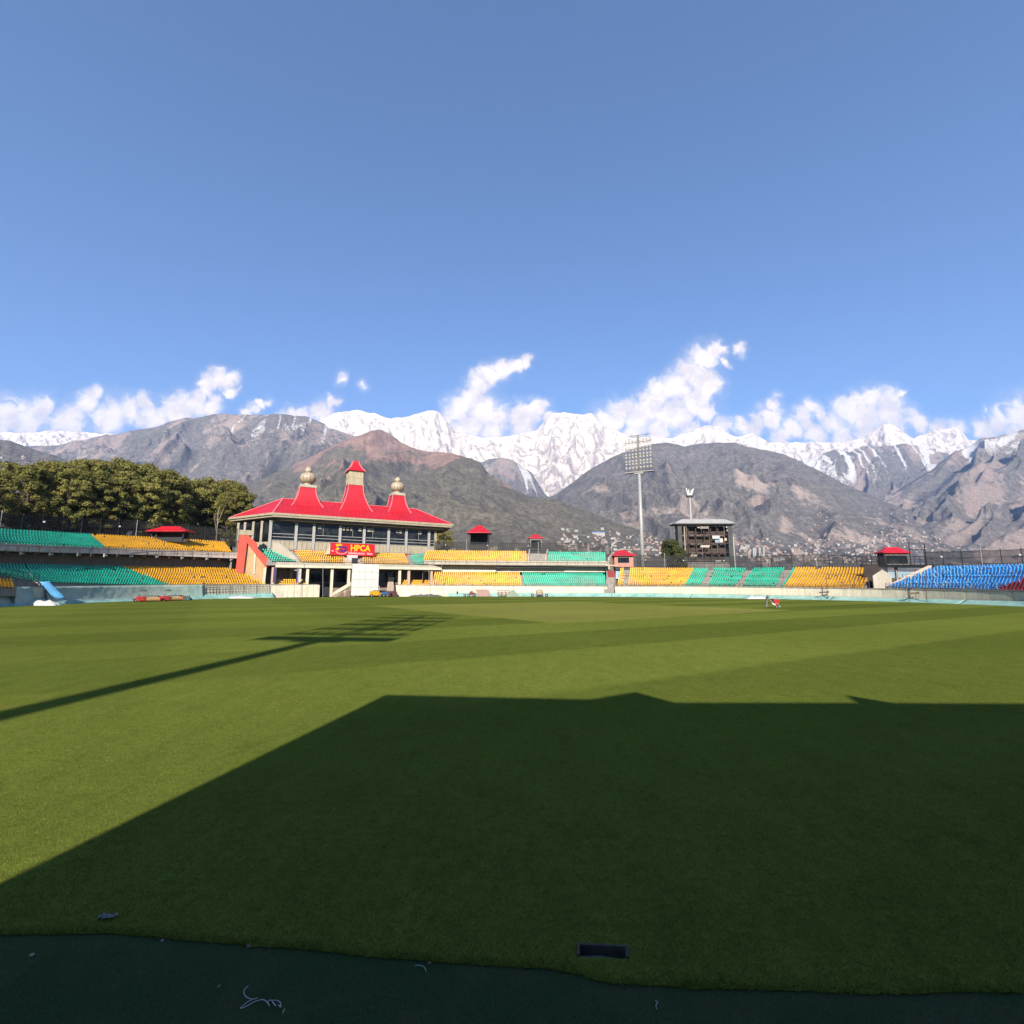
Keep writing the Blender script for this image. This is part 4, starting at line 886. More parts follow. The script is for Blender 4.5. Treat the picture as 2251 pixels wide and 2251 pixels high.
# seating terrace in front of the glass
VB, VT = -4.6, 1.6
_, z_b = onp(760, 1236, VB); _, z_t = onp(747, 1211, VT); NR = 7
mb = MB()
uA, uB = onp(596, 1236, VB)[0]-1, onp(968, 1243, VB)[0]+.3
for i in range(NR):
    f = i/(NR-1); v = VB+(VT-VB)*f; z = (z_b-.45)*(1-f)+(z_t-.86)*f; lbox(mb, uA+.1*i, uB-.02*i, v-.36, V0-.3, z-.75, z)
mb.build('seat_terrace', m_conc, PV)
def pseats(nm, c0, c1, m, lab, skip=0):
    """corner pixels bottom-left/right and top-left/right"""
    P_ = []
    for i in range(NR):
        if i >= NR-skip: continue
        f = i/(NR-1); v = VB+(VT-VB)*f; z = (z_b-.45)*(1-f)+(z_t-.86)*f
        u0 = onp(c0[0], c0[1], VB)[0]*(1-f)+onp(c1[0], c1[1], VT)[0]*f; u1 = onp(c0[2], c0[3], VB)[0]*(1-f)+onp(c1[2], c1[3], VT)[0]*f
        n = int((u1-u0)/.55)
        for j in range(n): P_.append(LW(u0+(j+.5)*(u1-u0)/n, v, z))
    if P_: seats(nm, P_, np.full(len(P_), -PANG), m, PV, lab)
pseats('green_seats', (594, 1234, 651, 1235), (570, 1206, 630, 1207), m_green, SL('green'))
pseats('yellow_seats', (663, 1235, 757, 1236), (647, 1212, 757, 1213), m_yellow, SL('yellow'))
pseats('yellow_seats', (797, 1237, 899, 1241), (796, 1214, 890, 1216), m_yellow, SL('yellow'))
pseats('green_seats', (909, 1241, 966, 1242), (903, 1217, 955, 1218), m_green, SL('green'))
# curved stair wall between green and yellow, stair by the sign
a = onp(604, 1191, VT-.6); b = onp(657, 1236, VB)
mb = MB(); pts = []
for i in range(9):
    f = i/8; pts.append((a[0]+(b[0]-a[0])*f, VT-.6+(VB-VT+.6)*f, a[1]+(b[1]-a[1])*(f**1.25)))
for p, q in zip(pts[:-1], pts[1:]): mb.hexa([LW(p[0]-.45, p[1], p[2]-3), LW(p[0]+.45, p[1], p[2]-3), LW(q[0]+.5, q[1], q[2]-2.2), LW(q[0]-.5, q[1], q[2]-2.2), LW(p[0]-.45, p[1], p[2]), LW(p[0]+.45, p[1], p[2]), LW(q[0]+.5, q[1], q[2]), LW(q[0]-.5, q[1], q[2])])
mb.build('stair_wall', m_cream2, PV)
us0, us1 = onp(760, 1236, VB)[0], onp(792, 1237, VB)[0]; mb = MB()
for i in range(12):
    f = i/11; v = VB+(VT-VB)*f; z = (z_b-.3)*(1-f)+(z_t-.5)*f; lbox(mb, us0-.2, us1+.2, v-.3, v+.35, z-.5, z)
mb.build('access_stair', m_coralw, PV)
mb = MB(); e0 = onp(768, 1220, VB+2.6); e1 = onp(789, 1231, VB+.6)
mb.prism([LW(e0[0]-.6, VB+2.8, e0[1]), LW(e0[0]+2.4, VB+2.8, e0[1]), LW(e1[0]-.6, VB+.7, e1[1]), LW(e1[0]-2.6, VB+.7, e1[1])], (0, 0, -.5)); mb.build('stair_hood', m_white, PV)
uh0 = onp(773, 1233, VB-.2)[0]; uh1 = onp(784, 1233, VB-.2)[0]; zh = onp(775, 1235.5, VB-.2)[1]; pbox('stair_door', m_steel, PV, uh0, uh1, VB-.5, VB-.3, zh-.4, zh+1.1)
# balcony slab and lower storey
VS = VB-.75; zsl1 = onp(760, 1238.5, VS)[1]; zsl0 = onp(760, 1249.5, VS)[1]; um = onp(771, 1240, VS)[0]
ug0, ug1 = onp(606, 1243, VS)[0], onp(971, 1247, VS)[0]
pbox('balcony_slab', m_cream, PV, ug0, ug1, VS, V0, zsl0, zsl0+.62); pbox('balcony_upstand', m_cream2, PV, ug0+.2, ug1-.2, VS+.25, VS+.5, zsl0+.62, zsl1)
railing_z = zsl1
mb = MB()
for i in range(32):
    u = ug0+(ug1-ug0)*i/31; mb.bar(LW(u, VS+.3, zsl1), LW(u, VS+.3, zsl1+.75), .05)
for zz in (.38, .75): mb.bar(LW(ug0, VS+.3, zsl1+zz), LW(ug1, VS+.3, zsl1+zz), .05)
mb.build('balcony_railing', m_rail, PV)
pbox('ground_storey_wall', m_brownwall, PV, ug0-2, ug1+2, V0+.1, V0+.5, 0, zsl0)
for px_, m in ((599, m_coralw), (639, m_fascia), (675, m_cream), (729, m_cream), (766, m_cream), (878, m_cream), (898, m_coralw), (948, m_coralw)):
    v = VS+.9 if px_ not in (639,) else V0-.6; u = onp(px_, 1275, v)[0]; pbox('post', m, PV, u-.34, u+.34, v-.3, v+.3, 0, zsl0)
for px_ in (602, 653, 657): v = VS+.5; u = onp(px_, 1270, v)[0]; zz = onp(px_, 1280, v)[1]; pbox('hanging_banner', m_pipe if px_ != 657 else m_white, PV, u-.18, u+.5, v-.05, v, zz, zsl0-.05)
zlw = onp(650, 1286, VS-.9)[1]
for pa, pb, n_ in ((590, 703, 8), (867, 990, 8)):
    ua, ub = onp(pa, 1290, VS-.9)[0], onp(pb, 1290, VS-.9)[0]
    for i in range(n_): pbox('low_wall_panel', m_cream, PV, ua+(ub-ua)*i/n_+.03, ua+(ub-ua)*(i+1)/n_-.03, VS-.9, VS-.6, .0, zlw)
    us = [onp(p_, 1282, VS)[0] for p_ in ((604, 676) if pa == 590 else (883, 1000))]
    mb = MB(); P_ = []
    for i in range(4):
        lbox(mb, us[0], us[1], VS+.1+i*.85, V0, zlw-.75+i*.5-.4, zlw-.75+i*.5)
        n2 = int((us[1]-us[0])/.52)
        for j in range(n2): P_.append(LW(us[0]+(j+.5)*.52, VS+.5+i*.85, zlw-.75+i*.5))
    mb.build('lower_terrace', m_conc, PV); seats('yellow_seats', P_, np.full(len(P_), -PANG), m_yellow, PV, SL('yellow'))
# players' steps in the opening
ua, ub = onp(733, 1306, VS-.5)[0], onp(772, 1306, VS-.5)[0]; mb = MB()
for i in range(9): lbox(mb, ua+(ub-ua)*i/9, ub+1.5, VS-.9, VS+1.6, 0, .35+i*.38)
mb.build('players_steps', m_coralw, PV)
mb = MB(); mb.prism([LW(ua-.3, VS-1.15, .2), LW(ub+1.2, VS-1.15, 3.9), LW(ub+1.2, VS-1.15, 4.9), LW(ua-.3, VS-1.15, 1.1)], tuple(VH*.25)); mb.build('steps_side_wall', m_cream, PV)
ui, _ = onp(712, 1300, V0-.2); pbox('tunnel_door', m_steel, PV, ui-1.5, ui+2.2, V0-.3, V0+.05, 0, 3.6)
ui, _ = onp(700, 1262, V0-.5); pbox('dugout_window', m_glass, PV, ui-2, ui+11, V0-.2, V0+.08, 4.0, zsl0-.6)
ui, _ = onp(840, 1262, V0-.5); pbox('dugout_window', m_glass, PV, ui-5, ui+4, V0-.2, V0+.08, 4.0, zsl0-.6)
# coral A-shaped buttress wall at the left end
VBt = -2.0
def bp(px, py, v=VBt): u, z = onp(px, py, v); return LW(u, v, z)
B_ = MB(); th = tuple(VH*1.4)
B_.prism([bp(518, 1254), bp(526, 1176), bp(545, 1175), bp(552, 1183), bp(543, 1193), bp(535, 1260), bp(519, 1260)], th)
B_.prism([bp(552, 1183), bp(566, 1195), bp(566, 1205), bp(606, 1244), bp(584, 1247), bp(543, 1193)], th); B_.build('buttress', m_coral, PV)
B_ = MB(); B_.prism([bp(535, 1262, -1.4), bp(543.5, 1190, -1.4), bp(585, 1247, -1.4), bp(578, 1285, -1.4), bp(535, 1285, -1.4)], tuple(VH*.6)); B_.build('buttress_infill', mat('peach_plaster', (.52, .33, .17), .8, .14, .6, streak=.1), PV)
B_ = MB(); B_.prism([bp(558.5, 1218, -1.55), bp(562.5, 1218, -1.55), bp(560, 1262, -1.55), bp(556, 1262, -1.55)], tuple(VH*.3)); B_.build('buttress_pilaster', m_cream, PV)
B_ = MB(); B_.prism([bp(580, 1247, -2.2), bp(586, 1247, -2.2), bp(582, 1286, -2.2), bp(575, 1286, -2.2)], tuple(VH*.6)); B_.build('buttress_leg', m_cream, PV)
a, z_ = onp(536, 1176, VBt); b = onp(552, 1176, VBt)[0]; zz = onp(536, 1165, VBt)[1]; pbox('buttress_cap', m_fascia, PV, onp(526, 1170, VBt)[0], b+.4, VBt-.1, VBt+2.5, z_, zz)
# sign board over the terrace
SGN = thing('sign_board', 'red sign board with yellow HPCA lettering on the pavilion balcony', 'sign', LW(onp(775, 1219, VB+2.6)[0], VB+2.6, 0))
vS = VB+2.9; s0, sz0 = onp(726.5, 1219, vS); s1, _ = onp(822.5, 1219, vS); sz1 = onp(775, 1195.5, vS)[1]; SW, SHh = s1-s0, sz1-sz0
bd = pbox('board', mat('sign_red', (.55, .006, .012), .5, .08, .6), SGN, s0, s1, vS, vS+.25, sz0, sz1)
mb = MB()
for q0, q1, r0, r1 in ((s0-.1, s1+.1, sz1, sz1+.14), (s0-.1, s1+.1, sz0-.14, sz0), (s0-.12, s0, sz0, sz1), (s1, s1+.12, sz0, sz1)): lbox(mb, q0, q1, vS-.06, vS+.3, r0, r1)
mb.build('frame', mat('sign_frame', (.38, .01, .015), .5), SGN)
for q in (s0+.6, s1-.6): mb = MB(); lbox(mb, q-.1, q+.1, vS+.26, vS+.45, sz0-2.4, sz1); mb.build('support', m_steel, SGN)
mb = MB(); mb.prism([LW(s0-.1, vS+.3, sz0+.1), LW(s0-.1, vS+.3, sz1-.1), LW(s0-1.3, vS+.9, sz0+.1)], tuple(VH*.08)); mb.build('side_bracket', m_cream2, SGN)
def strokes(parent, name, polys, m, x0, x1, y0, y1, dv=.045):
    mb = MB()
    for pl in polys: mb.prism([LW(s0+SW*(x0+(x1-x0)*x), vS-dv, sz0+SHh*(y0+(y1-y0)*y)) for x, y in pl], tuple(VH*(dv-.002)))
    return mb.build(name, m, parent)
def text_obj(txt, size, u, z, m, parent, sx_=1.0, bold=.0, ext=.03):
    c = bpy.data.curves.new(txt, 'FONT'); c.body = txt; c.size = size; c.extrude = ext; c.offset = bold; c.resolution_u = 3
    o = bpy.data.objects.new('lettering', c); COL.objects.link(o); dg = bpy.context.evaluated_depsgraph_get(); me = bpy.data.meshes.new_from_object(o.evaluated_get(dg)); bpy.data.objects.remove(o)
    me.materials.append(m)
    R = Matrix(((UH[0], 0, VH[0]), (UH[1], 0, VH[1]), (0, 1, 0))).to_4x4() @ Matrix.Diagonal((sx_, 1, -1, 1)); R.translation = LW(u, vS-.05, z)
    me.transform(R); me.flip_normals(); ob = link('lettering', me, parent); return ob, me
def fit(o, me, u0, u1, z0, z1):
    n = len(me.vertices); co = np.empty(n*3); me.vertices.foreach_get('co', co); co = co.reshape(-1, 3); uu = (co-O3)@UH; vv = (co-O3)@VH
    un = u0+(uu-uu.min())/(uu.max()-uu.min())*(u1-u0); zn = z0+(co[:, 2]-co[:, 2].min())/(co[:, 2].max()-co[:, 2].min())*(z1-z0)
    new = O3[None]+UH[None]*un[:, None]+VH[None]*vv[:, None]; new[:, 2] = zn; me.vertices.foreach_set('co', new.astype(np.float32).ravel()); me.update()
m_ylet = mat('sign_yellow', (.66, .42, .004), .5, .05); m_wlet = mat('sign_white', (.56, .40, .42), .5, .05); m_plet = mat('sign_purple', (.075, .012, .13), .5, .1)
o, me = text_obj('HPCA', 1, s0, sz0, m_ylet, SGN, bold=.03); fit(o, me, s0+SW*.445, s0+SW*.905, sz0+SHh*.36, sz0+SHh*.93)
# second line: too blurred to read in the photograph, kept as a row of pale letter-like strokes
bl = []; xx = .40
for wd_, ht_ in ((.035, .26), (.03, .19), (.04, .24), (.03, .18), (.03, .25), (.045, .18), (.03, .18), (.04, .18), (.03, .18), (.04, .18), (.035, .18), (-.045, 0), (.03, .24), (.035, .18), (.035, .18), (.03, .18)):
    if wd_ < 0: xx -= wd_; continue
    bl += [[(xx, .08), (xx+wd_*.28, .08), (xx+wd_*.28, .08+ht_), (xx, .08+ht_)], [(xx+wd_*.28, .08+ht_*.62), (xx+wd_*.78, .08+ht_*.62), (xx+wd_*.78, .08), (xx+wd_*.52, .08), (xx+wd_*.52, .08+ht_*.4), (xx+wd_*.28, .08+ht_*.4)]]; xx += wd_
strokes(SGN, 'blurred_line', bl, m_wlet, 0, 1, 0, 1)
# emblem: yellow sun-burst figure, purple swoosh, pale pink ring
def arc_poly(cx, cy, r0, r1, a0, a1, n=10, ex=1.0): 
    A_ = [math.radians(a0+(a1-a0)*i/n) for i in range(n+1)]; return [(cx+ex*r1*math.cos(a), cy+r1*math.sin(a)) for a in A_]+[(cx+ex*r0*math.cos(a), cy+r0*math.sin(a)) for a in A_[::-1]]
ys = [[(.10, .42), (.16, .40), (.22, .66), (.15, .70)], [(.10, .92), (.13, .70), (.17, .72), (.15, .93)], [(.15, .95), (.25, .88), (.24, .72), (.17, .76)]]+[[(.18, .80), (.18+.07*math.cos(a), .80+.22*math.sin(a)), (.18+.07*math.cos(a+.5), .80+.22*math.sin(a+.5))] for a in (-.6, .1, .8, 2.2, 2.9)]
strokes(SGN, 'emblem_figure', ys, m_ylet, 0, 1, 0, 1); strokes(SGN, 'emblem_swoosh', [arc_poly(.25, .52, .10, .26, 150, 20, 10, .55), arc_poly(.27, .60, .18, .36, 200, 345, 12, .30)], m_plet, 0, 1, 0, 1, .06)
strokes(SGN, 'emblem_ring', [arc_poly(.24, .50, .40, .45, 205, 330, 14, .33), [(.02, .28), (.065, .27), (.065, .38), (.02, .36)]], m_wlet, 0, 1, 0, 1, .05)
# sight screen on the boundary before the pavilion
t = thing('sight_screen', 'tall white sight screen standing before the pavilion', 'screen', tuple(gnd(802, 1307.5)))
vv = VS-3.2; mk = lambda px, py: onp(px, py, vv)
q0, q1 = mk(772, 1306), mk(831, 1306); ztop = mk(803, 1240)[1]; n_ = 4
for i in range(n_):
    for j in range(4):
        u0 = q0[0]+(q1[0]-q0[0])*i/n_; u1 = q0[0]+(q1[0]-q0[0])*(i+1)/n_; zz0 = .3+(ztop-.3)*j/4; zz1 = .3+(ztop-.3)*(j+1)/4
        pbox('panel', mat('white_screen_cloth', (.60, .565, .52), .8, .12, 1.3, .35, 4), t, u0+.03, u1-.03, vv+.02*((i+j) % 2), vv+.1, zz0+.03, zz1-.03)
mb = MB()
for i in range(n_+1): u = q0[0]+(q1[0]-q0[0])*i/n_; lbox(mb, u-.06, u+.06, vv+.12, vv+.26, 0, ztop); mb.bar(LW(u, vv+.2, ztop*.7), LW(u, vv+2.4, .1), .1)
mb.build('frame', m_galv, t)
for i in (0, 2, 4): u = q0[0]+(q1[0]-q0[0])*i/n_; mb = MB(); mb.tube([LW(u-.12, vv+.3, .28), LW(u+.12, vv+.3, .28)], .28, 12); mb.build('wheel', m_rubber, t)
# ================================================================== FLOODLIGHT TOWERS
m_lampface = mat('floodlight_lens', (.60, .58, .55), .35, .1, 2, spec=.6)
m_steelgrey = mat('dull_steel', (.17, .145, .12), .6, .2, 2)
m_lampbody = mat('floodlight_body', (.16, .15, .145), .5, .2, 2)
def floodlight(label, base, ztop, face, headh=10.9, width=8.0, lm=.30):
    """tapered steel mast, service platform, six lamp bars; face: heading (radians) the head looks along"""
    t = thing('floodlight_tower', label, 'floodlight', base, 'floodlight towers'); bx_, by_, bz = base; zp = ztop-headh
    mb = MB(); mb.tube([(bx_, by_, bz), (bx_, by_, (bz+zp)/2), (bx_, by_, zp)], [.72, .56, .42], 16); mb.build('mast', m_galv, t, smooth=True)
    r = Vector((math.cos(face), -math.sin(face), 0)); f = Vector((math.sin(face), math.cos(face), 0)); C = Vector((bx_, by_, 0))
    mb = MB(); w2 = width/2+.25
    mb.hexa([C+r*s*w2+f*q+Vector((0, 0, z)) for z in (zp-.05, zp+.18) for s, q in ((-1, -.9), (1, -.9), (1, .7), (-1, .7))]); mb.hexa([C+r*s*1.4+f*q+Vector((0, 0, z)) for z in (zp-.55, zp-.06) for s, q in ((-1, -.6), (1, -.6), (1, .5), (-1, .5))]); mb.build('platform', m_galv, t)
    mb = MB()
    for s in np.linspace(-w2, w2, 9): mb.bar(C+r*float(s)+f*.65+Vector((0, 0, zp+.18)), C+r*float(s)+f*.65+Vector((0, 0, zp+1.2)), .06)
    for zz in (.7, 1.2): mb.bar(C-r*w2+f*.65+Vector((0, 0, zp+zz)), C+r*w2+f*.65+Vector((0, 0, zp+zz)), .06)
    mb.build('platform_railing', m_rail, t)
    mb = MB()
    for s in (-.22, .22): mb.bar(C+r*s+Vector((0, 0, zp)), C+r*s*.8+Vector((0, 0, ztop-.1)), .22)
    for i in range(12): z = zp+.5+i*(headh-.8)/12; mb.bar(C-r*.2+Vector((0, 0, z)), C+r*.2+Vector((0, 0, z)), .1)
    mb.build('spine', m_steelgrey, t)
    for i in range(6):
        z = zp+1.15+i*(headh-1.2)/5; wd = width/2*(1-.015*i)
        mb = MB(); mb.bar(C-r*wd+f*.15+Vector((0, 0, z)), C+r*wd+f*.15+Vector((0, 0, z)), (.13 if lm > .25 else .26), (.15 if lm > .25 else .26)); br = mb.build('lamp_bar', m_steelgrey, t)
        for j in range(8):
            s = (j-3.5)*width/8*.98+(.12 if j > 3 else -.12)
            for dz in ((-.48, .42) if 0 < i < 5 else ((.42,) if i == 0 else (-.48,))):
                if i == 5: continue
                mb = MB(); c = C+r*s+f*.42+Vector((0, 0, z+dz)); dn = Vector((0, 0, -1))
                fr = (f*.86-Vector((0, 0, .5))).normalized(); up = fr.cross(r).normalized()
                mb.hexa([c+r*a*lm*k+up*b*lm*k+fr*q for q, k in ((-.28, .6), (0, 1)) for a, b in ((-1, -1), (1, -1), (1, 1), (-1, 1))]); mb.cur = 1
                mb.hexa([c+r*a*(lm-.03)+up*b*(lm-.03)+fr*q for q in (.004, .03) for a, b in ((-1, -1), (1, -1), (1, 1), (-1, 1))]); mb.build('lamp', [m_lampbody, m_lampface], br)
    return t
pT = atY(1420, 1238, 152.0); zt = atY(1408, 957, 152.0)[2]
floodlight('tall floodlight tower with a grid of lamps left of the scoreboard', (pT[0]-1.0, 152.0, 3.5), float(zt), math.atan2(0-pT[0], 74-152), 12.0, 8.6)
# the one behind the viewer: only its shadow falls across the grass in the picture
tl = math.tan(SUN_EL); HT = 46.0; yb = 49.3-HT/tl; xb = -8.4-SUN_X*(HT/tl)
floodlight('floodlight tower standing behind the viewpoint, its long shadow crossing the grass', (xb, yb, 0), HT, math.atan2(0-xb, 74-yb), 10.9, 7.3, .2)
# second tower seen edge-on far behind the scoreboard
q = atY(1519, 1145, 230.0); qt = atY(1517, 1073, 230.0); zt2 = float(qt[2]); t = thing('floodlight_tower', 'small distant floodlight mast seen edge-on above the scoreboard roof', 'floodlight', (q[0], 230, 2), 'floodlight towers')
mb = MB(); mb.tube([(q[0], 230, 2), (q[0], 230, zt2-2.5)], [.75, .42], 12); mb.build('mast', m_galv, t)
for i, (dx, ln) in enumerate(((-1.5, 3.4), (-.6, 2.8), (.7, 2.6), (1.5, 3.2))):
    mb = MB(); b = Vector((q[0]+dx*.5, 230, zt2-3.6)); e = Vector((q[0]+dx*1.15, 229.5, zt2-3.6+ln)); mb.bar(b, e, .55, .5); mb.build('lamp_head', m_lampface, t)
mb = MB(); mb.box((q[0], 230, zt2-4.0), (3.0, 1.4, .9)); mb.build('bracket', m_steel, t)

# ================================================================== SCOREBOARD
YS = 150.0
def sp(px, py, dy=0.0): p = atY(px, py, YS+dy); return Vector(p)
SB = thing('scoreboard', 'derelict open steel scoreboard frame with dark pylons and pale metal roof', 'scoreboard', (float(atY(1550, 1250, YS)[0]), YS, 0))
m_pyl = mat('dark_cladding', (.055, .057, .055), .6, .2, .8, streak=.15); m_rust = mat('rusty_steel', (.075, .045, .034), .8, .3, 1.5); m_brd = mat('dark_weathered_board', (.045, .035, .030), .85, .35, .9, streak=.2, col2=(.085, .06, .045), c2scale=.8)
xl0, xl1, xr0, xr1 = sp(1489, 1180).x, sp(1498, 1180).x, sp(1599, 1180).x, sp(1609, 1180).x; zr_ = sp(1550, 1152).z; zb_ = sp(1550, 1240).z
m_tin = mat('grey_tin_roof', (.33, .32, .31), .5, .12, .5, spec=.4, streak=.15)
for a, b in ((xl0, xl1), (xr0, xr1)):
    for i in range(7):
        z0 = -.2+(zr_+.2)*i/7; z1 = -.2+(zr_+.2)*(i+1)/7; mb = MB(); mb.box(((a+b)/2, YS+.6, (z0+z1)/2), (b-a, 2.4, z1-z0-.06)); mb.build('pylon_panel', m_pyl, SB)
mb = MB(); mb.box(((xr1)+.35, YS+1.2, zr_*.56), (.5, 2.2, zr_*.52)); mb.build('drain_duct', m_galv, SB)
e0, e1 = sp(1478, 1153).x, sp(1614, 1151).x; zt_ = sp(1550, 1141).z; r0, r1 = sp(1500, 1143).x, sp(1594, 1141).x
mb = MB(); mb.add([(e0, YS-1.6, zr_), (e1, YS-1.6, zr_), (e1, YS+3.4, zr_), (e0, YS+3.4, zr_), (r0, YS+.2, zt_), (r1, YS+.2, zt_), (r1, YS+1.6, zt_), (r0, YS+1.6, zt_)], [(0, 3, 2, 1), (4, 5, 6, 7), (0, 1, 5, 4), (1, 2, 6, 5), (2, 3, 7, 6), (3, 0, 4, 7)]); mb.build('roof', m_tin, SB)
mb = MB(); mb.box(((e0+e1)/2, YS+.9, zr_-.14), (e1-e0-.3, 4.6, .22)); mb.build('roof_edge', m_pyl, SB)
pz = [sp(1550, y).z for y in (1237, 1214, 1194, 1175.5, 1154)]
for i in range(4):
    for j in range(6):
        x0 = xl1+(xr0-xl1)*j/6; x1 = xl1+(xr0-xl1)*(j+1)/6; mb = MB(); mb.box(((x0+x1)/2, YS+1.9+random.uniform(0, .5), (pz[i]+pz[i+1])/2), (x1-x0-.12, .12, pz[i+1]-pz[i]-.3)); mb.build('back_panel', m_brd if random.random() < .8 else m_dark, SB)
for i, z in enumerate(pz[:-1]):
    mb = MB(); mb.box(((xl1+xr0)/2, YS+.3, z), (xr0-xl1, .9, .28)); mb.box(((xl1+xr0)/2, YS-.1, z+.75), (xr0-xl1, .08, .08)); mb.build('floor_beam', m_rust if i else m_conc, SB)
for j in range(1, 6):
    x = xl1+(xr0-xl1)*j/6+random.uniform(-.2, .2); mb = MB(); mb.bar((x, YS+.7, pz[0]), (x, YS+.7, zr_), .24); mb.build('stanchion', m_rust, SB)
mb = MB(); mb.bar((xl1+.9, YS-.05, pz[0]), (xl1+.9, YS-.05, zr_-.2), .3); mb.build('stanchion', mat('peeling_paint', (.36, .27, .17), .8, .3, 3), SB)
for px_, py_, w_, h_, m, rot in ((1573, 1181, 16, 7, m_white, 0), (1584, 1188, 8, 9, m_white, 0), (1576, 1190, 10, 6, mat('pale_blue_panel', (.24, .32, .38), .6), 0), (1594, 1186, 5, 6, m_coralw, 0), (1548, 1201, 20, 5, m_cream2, .1), (1547, 1160, 18, 5, m_conc, 0), (1523, 1222, 14, 5, m_fascia, .15), (1536, 1160, 8, 2, m_cream2, 0), (1597, 1157, 4, 7, m_white, 0), (1598, 1166, 3, 4, m_white, 0), (1497.5, 1200, 3, 4, m_white, 0), (1578, 1233, 12, 2.5, m_white, 0), (1597, 1230, 12, 11, m_pyl, 0)):
    a = sp(px_-w_/2, py_); b = sp(px_+w_/2, py_); hz_ = h_/1090*YS; mb = MB(); s_ = rot*(b.x-a.x)
    mb.hexa([(a.x, YS-.35, a.z-hz_/2), (b.x, YS-.35, a.z-hz_/2+s_*0), (b.x, YS-.28, a.z-hz_/2), (a.x, YS-.28, a.z-hz_/2), (a.x+s_, YS-.35, a.z+hz_/2), (b.x+s_, YS-.35, a.z+hz_/2), (b.x+s_, YS-.28, a.z+hz_/2), (a.x+s_, YS-.28, a.z+hz_/2)]); mb.build('loose_panel', m, SB)
mb = MB(); mb.box(((xl1+xr0)/2, YS+.4, pz[0]/2-.2), (xr0-xl1, 1.6, pz[0]-.3)); mb.build('plinth', m_conc, SB)

# ================================================================== HUTS AND LOOKOUTS
def hut(name, label, px0, px1, py_base, py_eave, py_top, Y, over, wall_m, depth=None, window=None, legs=False, zbase=None, cat='hut', ridge=.15, open_front=False):
    a, b = atY(px0, py_eave, Y), atY(px1, py_eave, Y); ze = float(a[2]); zt = float(atY((px0+px1)/2, py_top, Y+1)[2]); zb = float(atY(px0, py_base, Y)[2]) if zbase is None else zbase
    w_ = float(b[0]-a[0]); cx = float(a[0]+b[0])/2; dp = depth or w_*.9; t = thing(name, label, cat, (cx, Y+dp/2, zb))
    rx0, rx1 = cx-w_/2-over, cx+w_/2+over; y0, y1 = Y-over, Y+dp+over; rl = ridge*w_
    mb = MB(); zl_ = ze+.12; n = 5
    prev = None; P = []
    for i in range(n):
        f = i/(n-1); hx = (w_/2+over)*(1-f)**1.25+rl*f; hy = (dp/2+over)*(1-f)**1.25+.05*f; z = zl_+(zt-zl_)*f; P.append([(cx-hx, Y+dp/2-hy, z), (cx+hx, Y+dp/2-hy, z), (cx+hx, Y+dp/2+hy, z), (cx-hx, Y+dp/2+hy, z)])
    for p, q in zip(P[:-1], P[1:]):
        mb.add(p+q, [(0, 1, 5, 4), (1, 2, 6, 5), (2, 3, 7, 6), (3, 0, 4, 7)])
    mb.add(P[-1], [(0, 1, 2, 3)]); mb.add(P[0], [(3, 2, 1, 0)]); rf = mb.build('roof', m_roof, t)
    mb = MB(); mb.box((cx, Y+dp/2, ze), (w_+2*over-.04, dp+2*over-.04, .2)); mb.build('eaves', m_roof, rf)
    if legs:
        for sx_ in (-1, 1):
            for yy_ in (Y+.15, Y+dp-.15): mb = MB(); mb.bar((cx+sx_*(w_/2-.12), yy_, zb), (cx+sx_*(w_/2-.12), yy_, ze), .2); mb.build('post', wall_m, t)
    if window == 'open':
        mb = MB(); mb.box((cx, Y+dp-.1, (zb+ze)/2), (w_-.3, .12, ze-zb)); mb.build('back_panel', m_brd, t); mb = MB(); mb.box((cx, Y+.1, zb+.5), (w_-.2, .1, 1.0)); mb.build('front_panel', m_steel, t)
    elif not legs:
        mb = MB(); mb.box((cx, Y+dp/2, (zb+ze-.1)/2), (w_-.05, dp, ze-.1-zb)); mb.build('wall', wall_m, t)
        if window:
            mb = MB(); x0, x1, z0, z1 = window; mb.box((cx+w_*(x0+x1)/2, Y-.02, zb+(ze-zb)*(z0+z1)/2), (w_*(x1-x0), .1, (ze-zb)*(z1-z0))); wd_ = mb.build('window', m_glass, t)
            mb = MB(); X0, X1, Z0, Z1 = cx+w_*x0, cx+w_*x1, zb+(ze-zb)*z0, zb+(ze-zb)*z1
            for q in ((X0-.06, Z0-.06, X1+.06, Z0), (X0-.06, Z1, X1+.06, Z1+.06), (X0-.06, Z0, X0, Z1), (X1, Z0, X1+.06, Z1)): mb.box(((q[0]+q[2])/2, Y-.05, (q[1]+q[3])/2), (q[2]-q[0], .14, q[3]-q[1]))
            mb.build('frame', m_cream2, wd_)
    return t
hut('lookout_hut', 'open red-roofed lookout on posts right of the pavilion', 1031, 1074, 1206, 1171, 1154, 163, .8, m_steel, window='open', legs=True)
t_ = hut('lookout_hut', 'small red-roofed box with mesh walls between the upper yellow and green seats', 1165, 1191, 1209, 1183, 1174, 158, .45, mat('grey_mesh_panel', (.20, .185, .16), .8, .2, 1), window=(-.42, .42, .15, .85))
hut('ticket_hut', 'pink hut with red hipped roof and one window beside the floodlight mast', 1350, 1392, 1246, 1221, 1209, 146, .9, m_pink, window=(-.32, .28, .35, .82), ridge=.2)
hut('shelter', 'red-roofed hut on stilts between the yellow and blue seats', 1942, 1996, 1243, 1215, 1203, 118, .5, m_brd, depth=2.2, window=(-.45, .45, .1, .8), ridge=.28)
hut('shelter', 'low red-roofed shelter with a dark doorway behind the upper left seats', 332, 404, 1190, 1168, 1157, 117, .9, m_steel, depth=2.2, window='open', legs=True, ridge=.3)
